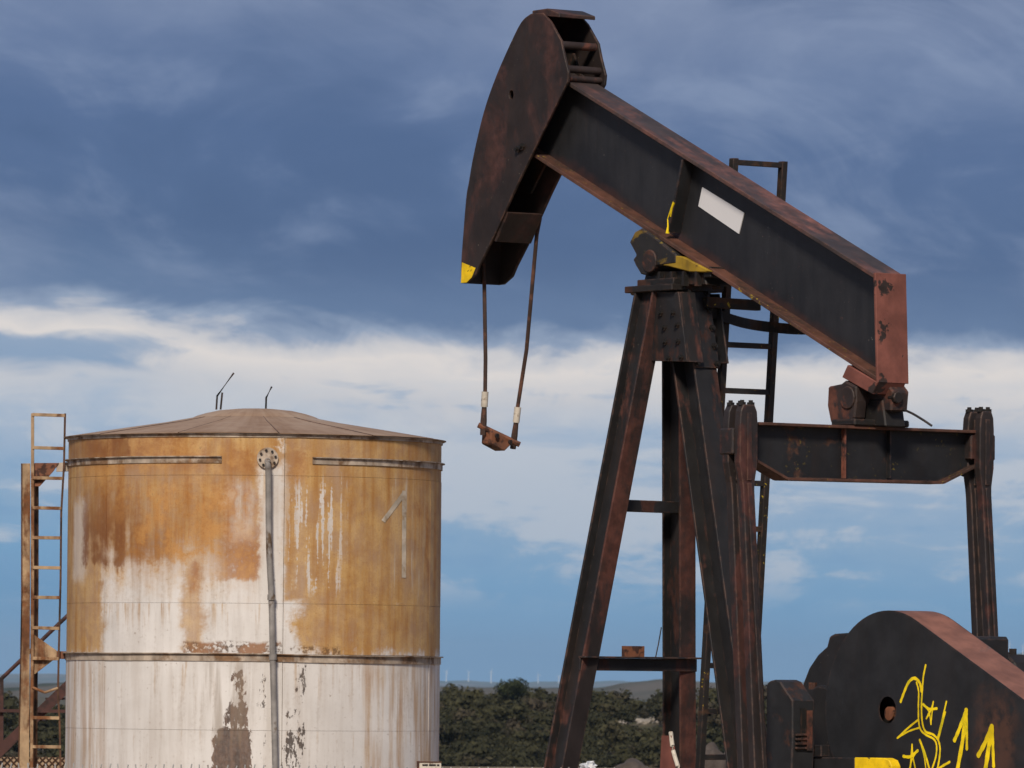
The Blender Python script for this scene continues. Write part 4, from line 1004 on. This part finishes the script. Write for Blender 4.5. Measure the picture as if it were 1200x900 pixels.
for i in range(nr):
    k = 6; g = .004; a0, a1 = a_off + 2 * math.pi * i / nr + g, a_off + 2 * math.pi * (i + 1) / nr - g
    vs = []; fs = []; q = k + 1; lift = .004 * (i % 2)
    for lay in (0, -.006):
        for r_, z_ in RP: vs += [cyl(a0 + (a1 - a0) * j / k, z_ + lift + lay, r_) for j in range(q)]
    np_ = len(RP); o2 = np_ * q
    for j in range(np_ - 1):
        for e in range(k):
            fs += [(j * q + e, j * q + e + 1, (j + 1) * q + e + 1, (j + 1) * q + e), (o2 + j * q + e, o2 + (j + 1) * q + e, o2 + (j + 1) * q + e + 1, o2 + j * q + e + 1)]
        fs += [(j * q, (j + 1) * q, o2 + (j + 1) * q, o2 + j * q), (j * q + k, o2 + j * q + k, o2 + (j + 1) * q + k, (j + 1) * q + k)]
    for e in range(k): fs += [(e, o2 + e, o2 + e + 1, e + 1), ((np_ - 1) * q + e, (np_ - 1) * q + e + 1, o2 + (np_ - 1) * q + e + 1, o2 + (np_ - 1) * q + e)]
    mb = MB(); mb.add(vs, fs); mb.build('roof_sheet', M['roof'], tank, smooth=True)
    a = a_off + 2 * math.pi * i / nr                     # lapped seam
    mb = MB(); mb.tube([cyl(a, z_ + .001, r_) for r_, z_ in RP], .005, 6); mb.build('roof_seam', M['tandark'], tank)
# bent rods on the roof
def TW(px, py, Y=TD): return at(px, py, Y) - TC
for pts in ([(253.5, 480), (254.5, 464), (274, 437)], [(258.5, 480), (260.5, 460)], [(311.5, 480), (312, 466), (318.5, 453)]):
    mb = MB(); mb.tube([TW(*p) for p in pts], .011, 7); mb.build('bent_rod', M['iron'], tank, smooth=True)
# overflow pipe and flange
fa, fz = K(313.5, 537)
fc = cyl(fa, fz, TR); rad = cyl(fa, 0, 1).normalized(); tang = Vector((math.cos(fa), math.sin(fa), 0))
mb = MB(); mb.tube([fc, fc + rad * .03], .115, 24); fl = mb.build('pipe_flange', M['hoop'], tank, .004)
for i in range(8):
    a = i * math.pi / 4 + .2; p = fc + rad * .031 + (tang * math.cos(a) + Vector((0, 0, 1)) * math.sin(a)) * .085
    mb = MB(); mb.tube([p, p + rad * .018], .014, 6); mb.build('bolt', M['iron'], fl)
pw_ = []
for px, py, off in ((313.5, 540, .02), (313.6, 541, .09), (313.9, 546, .125), (314.5, 560, .10), (315.2, 640, .085), (318, 700, .08), (319.5, 766, .085), (321, 830, .08), (322.5, 905, .075), (324, 1015, .075)):
    a, z_ = K(px, py, TR + off); pw_.append(cyl(a, z_, TR + off))
mb = MB(); mb.tube(catmull(pw_, 4), .033, 14); pipe = mb.build('overflow_pipe', M['pipe'], tank, smooth=True)
for py in (700, 770):
    a, z_ = K(318 if py == 700 else 319.6, py, TR + .083); p = cyl(a, z_, TR + .083); mb = MB(); mb.tube([p + Vector((0, 0, .03)), p - Vector((0, 0, .03))], .043, 14); mb.build('pipe_coupling', M['pipe'], pipe, smooth=True)
# painted numeral
def ribbon(pts, wd, name):
    vs = []; fs = []; ps = [Vector(p) for p in pts]; k = 10
    d = (ps[1] - ps[0]).normalized(); nn = Vector((-d.y, d.x)) * wd / 2
    for i in range(k + 1):
        p = ps[0].lerp(ps[1], i / k)
        for q in (p + nn, p - nn):
            a, z_ = K(q.x, q.y, TR + .0045); vs.append(cyl(a, z_, TR + .0045 + (.0005 if name == 'b' else 0)))
    for i in range(k): fs.append((2 * i, 2 * i + 1, 2 * i + 3, 2 * i + 2))
    return vs, fs
M['chalk'] = steel('pale_number_paint', (.47, .405, .315), (.37, .26, .15), .34, scale=6, dirt=.1, hard=.2)
mb = MB(); mb.add(*ribbon([(473.8, 575), (473.2, 677)], 5.0, 'a')); mb.add(*ribbon([(474.5, 577), (449, 611)], 5.2, 'b'))
me = bpy.data.meshes.new('number_one'); me.from_pydata([tuple(v) for v in mb.v], [], mb.f); me.materials.append(M['chalk']); link('number_one', me, tank)

# tank ladder with its post and gussets
def pol(pts, Y, th, name, mat, parent, bev=.003):
    f = [TW(*p, Y) for p in pts]; bck = [p + Vector((0, th, 0)) for p in f]; n = len(f); mb = MB()
    mb.add(f + bck, [tuple(range(n)), tuple(range(2 * n - 1, n - 1, -1))] + [(i, n + i, n + (i + 1) % n, (i + 1) % n) for i in range(n)])
    return mb.build(name, mat, parent, bev)
LY = TD - .10
def strip(pts, w_, Y, d_, name, mat, parent):
    """flat bar following photo points"""
    ps = [TW(*p, Y) for p in pts]; mb = MB(); vs = []; fs = []
    for p in ps: vs += [p + Vector((-w_, -d_, 0)), p + Vector((w_, -d_, 0)), p + Vector((w_, d_, 0)), p + Vector((-w_, d_, 0))]
    for i in range(len(ps) - 1):
        for j in range(4): fs.append((4 * i + j, 4 * i + (j + 1) % 4, 4 * i + 4 + (j + 1) % 4, 4 * i + 4 + j))
    fs += [(0, 1, 2, 3), tuple(range(4 * len(ps) - 4, 4 * len(ps)))]
    mb.add(vs, fs); return mb.build(name, mat, parent, .002)
yb = 1000
ladder = strip([(38.2, 484.5), (38.2, 560), (38, 700), (37.5, 800), (36.5, yb)], .017, LY, .012, 'ladder', M['tanrust'], tank)
strip([(76.3, 484.5), (75, 545), (71.8, 600), (71, 680), (69, 760), (68, 810), (70, 850), (73, yb)], .011, LY, .012, 'stile', M['tandark'], ladder)
RX = [(485.8, 76), (524.5, 75), (560, 73.5), (595, 71.8), (630, 71.4), (665, 71), (700, 70.5), (735.5, 69.6), (771.5, 68.7), (841, 69.5), (875, 71.6), (910, 72)]
for py, xr in RX:
    a_, b_ = TW(38, py, LY - .015), TW(xr, py + rng.uniform(.2, 1.2), LY - .015); mb = MB(); mb.bar(a_, b_, (0, 1, 0), .012, (0, 0, 1), .018); mb.build('rung', M['tanrust'], ladder, .003)
mb = MB(); mb.tube([TW(38, 805.5, LY - .015), TW(52.5, 811.5, LY - .05), TW(67.5, 806.5, LY - .015)], .015, 8); tag(mb.build('rung', M['tanrust'], ladder, smooth=True), 'bent rung sagging in the middle')
post = pol([(26.2, 543), (35.5, 543), (35.2, 700), (34.6, 800), (33.5, yb), (20.5, yb), (24.4, 800), (26.2, 700)], LY + .06, .012, 'ladder_post', M['tanrust'], tank)
pol([(36.2, 543), (45.4, 543), (45.2, 700), (44.2, 800), (43, yb), (34.2, yb), (35.4, 800), (36, 700)], LY + .17, .012, 'post_web', M['tandark'], post)
f = [TW(25.4, 543, LY + .06), TW(25.9, 543, LY + .06)]
pol([(24.6, 543), (26, 543), (26, 700), (24.2, 800), (20.3, yb), (18.9, yb), (22.9, 800), (24.6, 700)], LY + .05, .14, 'post_flange', M['tandark'], post)
pol([(40.5, 542.5), (69, 542.5), (62.5, 552.5), (46.5, 570), (40.5, 570)], LY + .03, .012, 'gusset_plate', M['clamp'], ladder)
pol([(66, 542.6), (80, 541.5), (80, 552.5), (66, 553)], LY + .045, .012, 'bracket_arm', M['hoop'], ladder)
pol([(39, 743), (66.5, 762.5), (66.5, 770.5), (41, 790), (39, 790)], LY + .03, .012, 'gusset_plate', M['tanrust'], ladder)
pol([(65, 762.8), (80, 763.5), (80, 772.5), (65, 772)], LY + .045, .012, 'bracket_arm', M['clamp'], ladder)

# ------------------------------------------------------------------ rusty stair behind the tank
SY = 86.0
stair = empty('steel_stair', at(0, 960, SY).xy.to_3d()); tag(stair, 'rust red steel stair with handrail rising behind the tank at the left edge', 'stair')
s_off = stair.location.copy()
def SWp(px, py, Y): return at(px, py, Y) - s_off
slope = (803.0 - 889.0) / 90.0
def line_y(px, y0): return y0 + slope * px
for Y in (SY, SY + .8):
    a_, b_ = SWp(-120, line_y(-120, 880), Y), SWp(150, line_y(150, 880), Y); mb = MB(); d = (b_ - a_).normalized()
    mb.bar(a_, b_, (0, 1, 0), .02, d.cross(Vector((0, 1, 0))), .065); mb.build('stringer', M['rustred'], stair)
    a_, b_ = SWp(-120, line_y(-120, 797), Y), SWp(150, line_y(150, 797), Y); mb = MB(); mb.tube([a_, b_], .025, 8); mb.build('handrail', M['rustred'], stair)
    for px in (-100, 2, 104):
        mb = MB(); mb.bar(SWp(px, line_y(px, 797), Y), SWp(px, line_y(px, 880), Y), (1, 0, 0), .022, (0, 1, 0), .022); mb.build('post', M['rustred'], stair)
p0_, p1_ = SWp(-120, 832, SY - .06), SWp(150, 834, SY - .06); mb = MB(); mb.bar(p0_, p1_, (0, 1, 0), .02, (0, 0, 1), .02); mb.build('tie_rail', M['rustred'], stair)
i = 0
while True:
    px = -118 + i * 26
    if px > 150: break
    c_ = SWp(px, line_y(px, 880), SY); mb = MB(); mb.box(c_.x - .12, c_.x + .12, c_.y + .02, c_.y + .78, c_.z - .012, c_.z + .012); mb.build('tread', M['rustred'], stair); i += 1

# ------------------------------------------------------------------ fences
def chain(x0, x1, Y, ztop, zbot, pitch, name, label, wire=.0032, group=None, spike=.03):
    e = empty(name, ((x0 + x1) / 2, Y, zbot)); cx = (x0 + x1) / 2
    tag(e, label, 'fence', group)
    mb = MB(); n = int((x1 - x0) / pitch); rows = int((ztop - zbot) / pitch); hp_ = pitch / 2
    for i in range(n):
        pts = []
        for j in range(rows * 2 + 1):
            zz_ = ztop - zbot - j * hp_
            pts.append(Vector((x0 - cx + i * pitch + (hp_ if j % 2 else 0) * (1), .003 if j % 2 else -.003, zz_)))
        pts2 = [Vector((2 * (x0 - cx + i * pitch) - q.x + 0, -q.y, q.z)) for q in pts]
        for l in (pts, pts2): mb.tube(l, wire, 3, cap=False)
        if spike:
            b_ = pts[0]; lean = rng.uniform(-.006, .012); mb.tube([b_ - Vector((0, 0, .01)), b_ + Vector((lean, 0, spike * rng.uniform(.8, 1.2)))], wire * 1.35, 4)
    me = mb.mesh('wire_mesh', M['galv'], recalc=False); o = link('wire_mesh', me, e); tag(o, kind='stuff')
    k = int((x1 - x0) / 2.6)
    for i in range(k + 1):
        x = x0 - cx + (x1 - x0) * i / k; mb = MB(); mb.tube([(x, .04, -.05), (x, .04, ztop - zbot - .03)], .024, 8); mb.build('post', M['galv'], e, smooth=True)
    mb = MB(); mb.tube([(x0 - cx, .008, ztop - zbot - .004), (x1 - cx, .008, ztop - zbot - .004)], .003, 5); mb.build('top_wire', M['galv'], e)
    return e
FY = 44.0
zf = at(560, 904.5, FY).z
fence = chain(-4.6, 4.9, FY, zf, 0.0, .058, 'chain_link_fence', 'galvanised chain link fence with spiked top wires crossing before the tank')
# small framed sign on that fence
sx0, sz0 = at(489.5, 892.5, FY - .02), at(517, 893.5, FY - .02)
sg = empty('fence_sign', (sx0.x, FY - .015, sx0.z)); wS = sz0.x - sx0.x
tag(sg, 'small pale sign in a rusty frame on the fence by the tank edge', 'sign')
mb = MB(); mb.box(.006, wS, -.004, .004, -.16, -.004); mb.build('board', M['sleeve'], sg)
mb = MB(); mb.box(-.006, .010, -.012, .010, -.18, .004); mb.build('frame_side', M['clamp'], sg)
mb = MB(); mb.box(.010, wS + .002, -.008, .008, -.006, .002); mb.build('frame_top', M['tandark'], sg)
for i, (a_, b_) in enumerate(((.03, .066), (.072, .118), (.124, .14))):
    mb = MB(); mb.box(a_, min(b_, wS - .006), -.0056, -.0042, -.028, -.016); mb.build('print_line', M['iron'], sg)
# crumpled white scrap on the fence
pS = at(690, 899, FY - .03)
mt, t, b, o = new_mat('white_plastic'); nn_ = noise(o, 30, 4, .6); setc(t, b, mixc(nn_.ss(.4, .65), (.35, .37, .40), (.72, .73, .74))); b.inputs['Roughness'].default_value = .5; M['plastic'] = mt
bm = bmesh.new(); bmesh.ops.create_icosphere(bm, subdivisions=3, radius=.042)
for v in bm.verts:
    k = 1 + .9 * mnoise.noise(v.co * 45) + .4 * mnoise.noise(v.co * 110); v.co = Vector((v.co.x * k * 1.1, v.co.y * k * .6, v.co.z * k * .85))
me = bpy.data.meshes.new('white_scrap'); bm.to_mesh(me); bm.free(); me.materials.append(M['plastic'])
tag(link('white_scrap', me, None, pS), 'crumpled white scrap caught on the fence top beside the left pump leg', 'scrap')
# tan screen with mesh at the far left
z_s = at(38, 886.8, 96).z
scr = empty('screen_fence', (at(38, 886, 96).x, 96.03, 0)); tag(scr, 'tan screened mesh fence low behind the ladder at the left edge', 'fence')
mt, t, b, o = new_mat('tan_screen'); x, y, z = sep(o)
wv = ((x + z) * 52).mn(1e6)._m('SINE').mx(((x - z) * 52)._m('SINE')).ss(.55, .95)
a = noise(o, 3, 5, .6); setc(t, b, mixc(a.ss(.35, .65), (.25, .165, .10), (.36, .26, .165))); b.inputs['Roughness'].default_value = .9; M['screen'] = mt
mb = MB(); mb.box(-2.6, 2.6, 0, .02, 0, z_s - .01); mb.build('screen', M['screen'], scr)
mb = MB(); n = 58
for i in range(-14, n):
    for sgn in (1, -1):
        x_ = -2.6 + i * .09; a_, b_ = Vector((x_, -.02, 0)), Vector((x_ + (z_s), -.02, z_s))
        if sgn < 0: a_, b_ = Vector((x_, -.026, z_s)), Vector((x_ + z_s, -.026, 0))
        if a_.x > -2.7 and b_.x < 2.7: mb.tube([a_, b_], .0075, 4)
o = link('wire_mesh', mb.mesh('wire_mesh', M['tandark'], recalc=False), scr); tag(o, kind='stuff')
for x_ in (-2.6, 0.95, 2.6):
    mb = MB(); mb.tube([(x_, .06, -.05), (x_, .06, z_s - .03)], .03, 8); mb.build('post', M['tandark'], scr)

# ------------------------------------------------------------------ air
hz = bpy.data.materials.new('haze'); hz.use_nodes = True; t = hz.node_tree
for n in list(t.nodes): t.nodes.remove(n)
oo = t.nodes.new('ShaderNodeOutputMaterial'); pv = t.nodes.new('ShaderNodeVolumePrincipled'); t.links.new(pv.outputs[0], oo.inputs['Volume'])
pv.inputs['Color'].default_value = (.50, .74, 1.0, 1); pv.inputs['Density'].default_value = 2.6e-5; pv.inputs['Anisotropy'].default_value = 0.0
mb = MB(); mb.box(-17000, 17000, -700, 43000, -42, 240); o = mb.build('haze', hz); tag(o, 'thin pale air between the camera and the far hills', 'haze', kind='stuff')
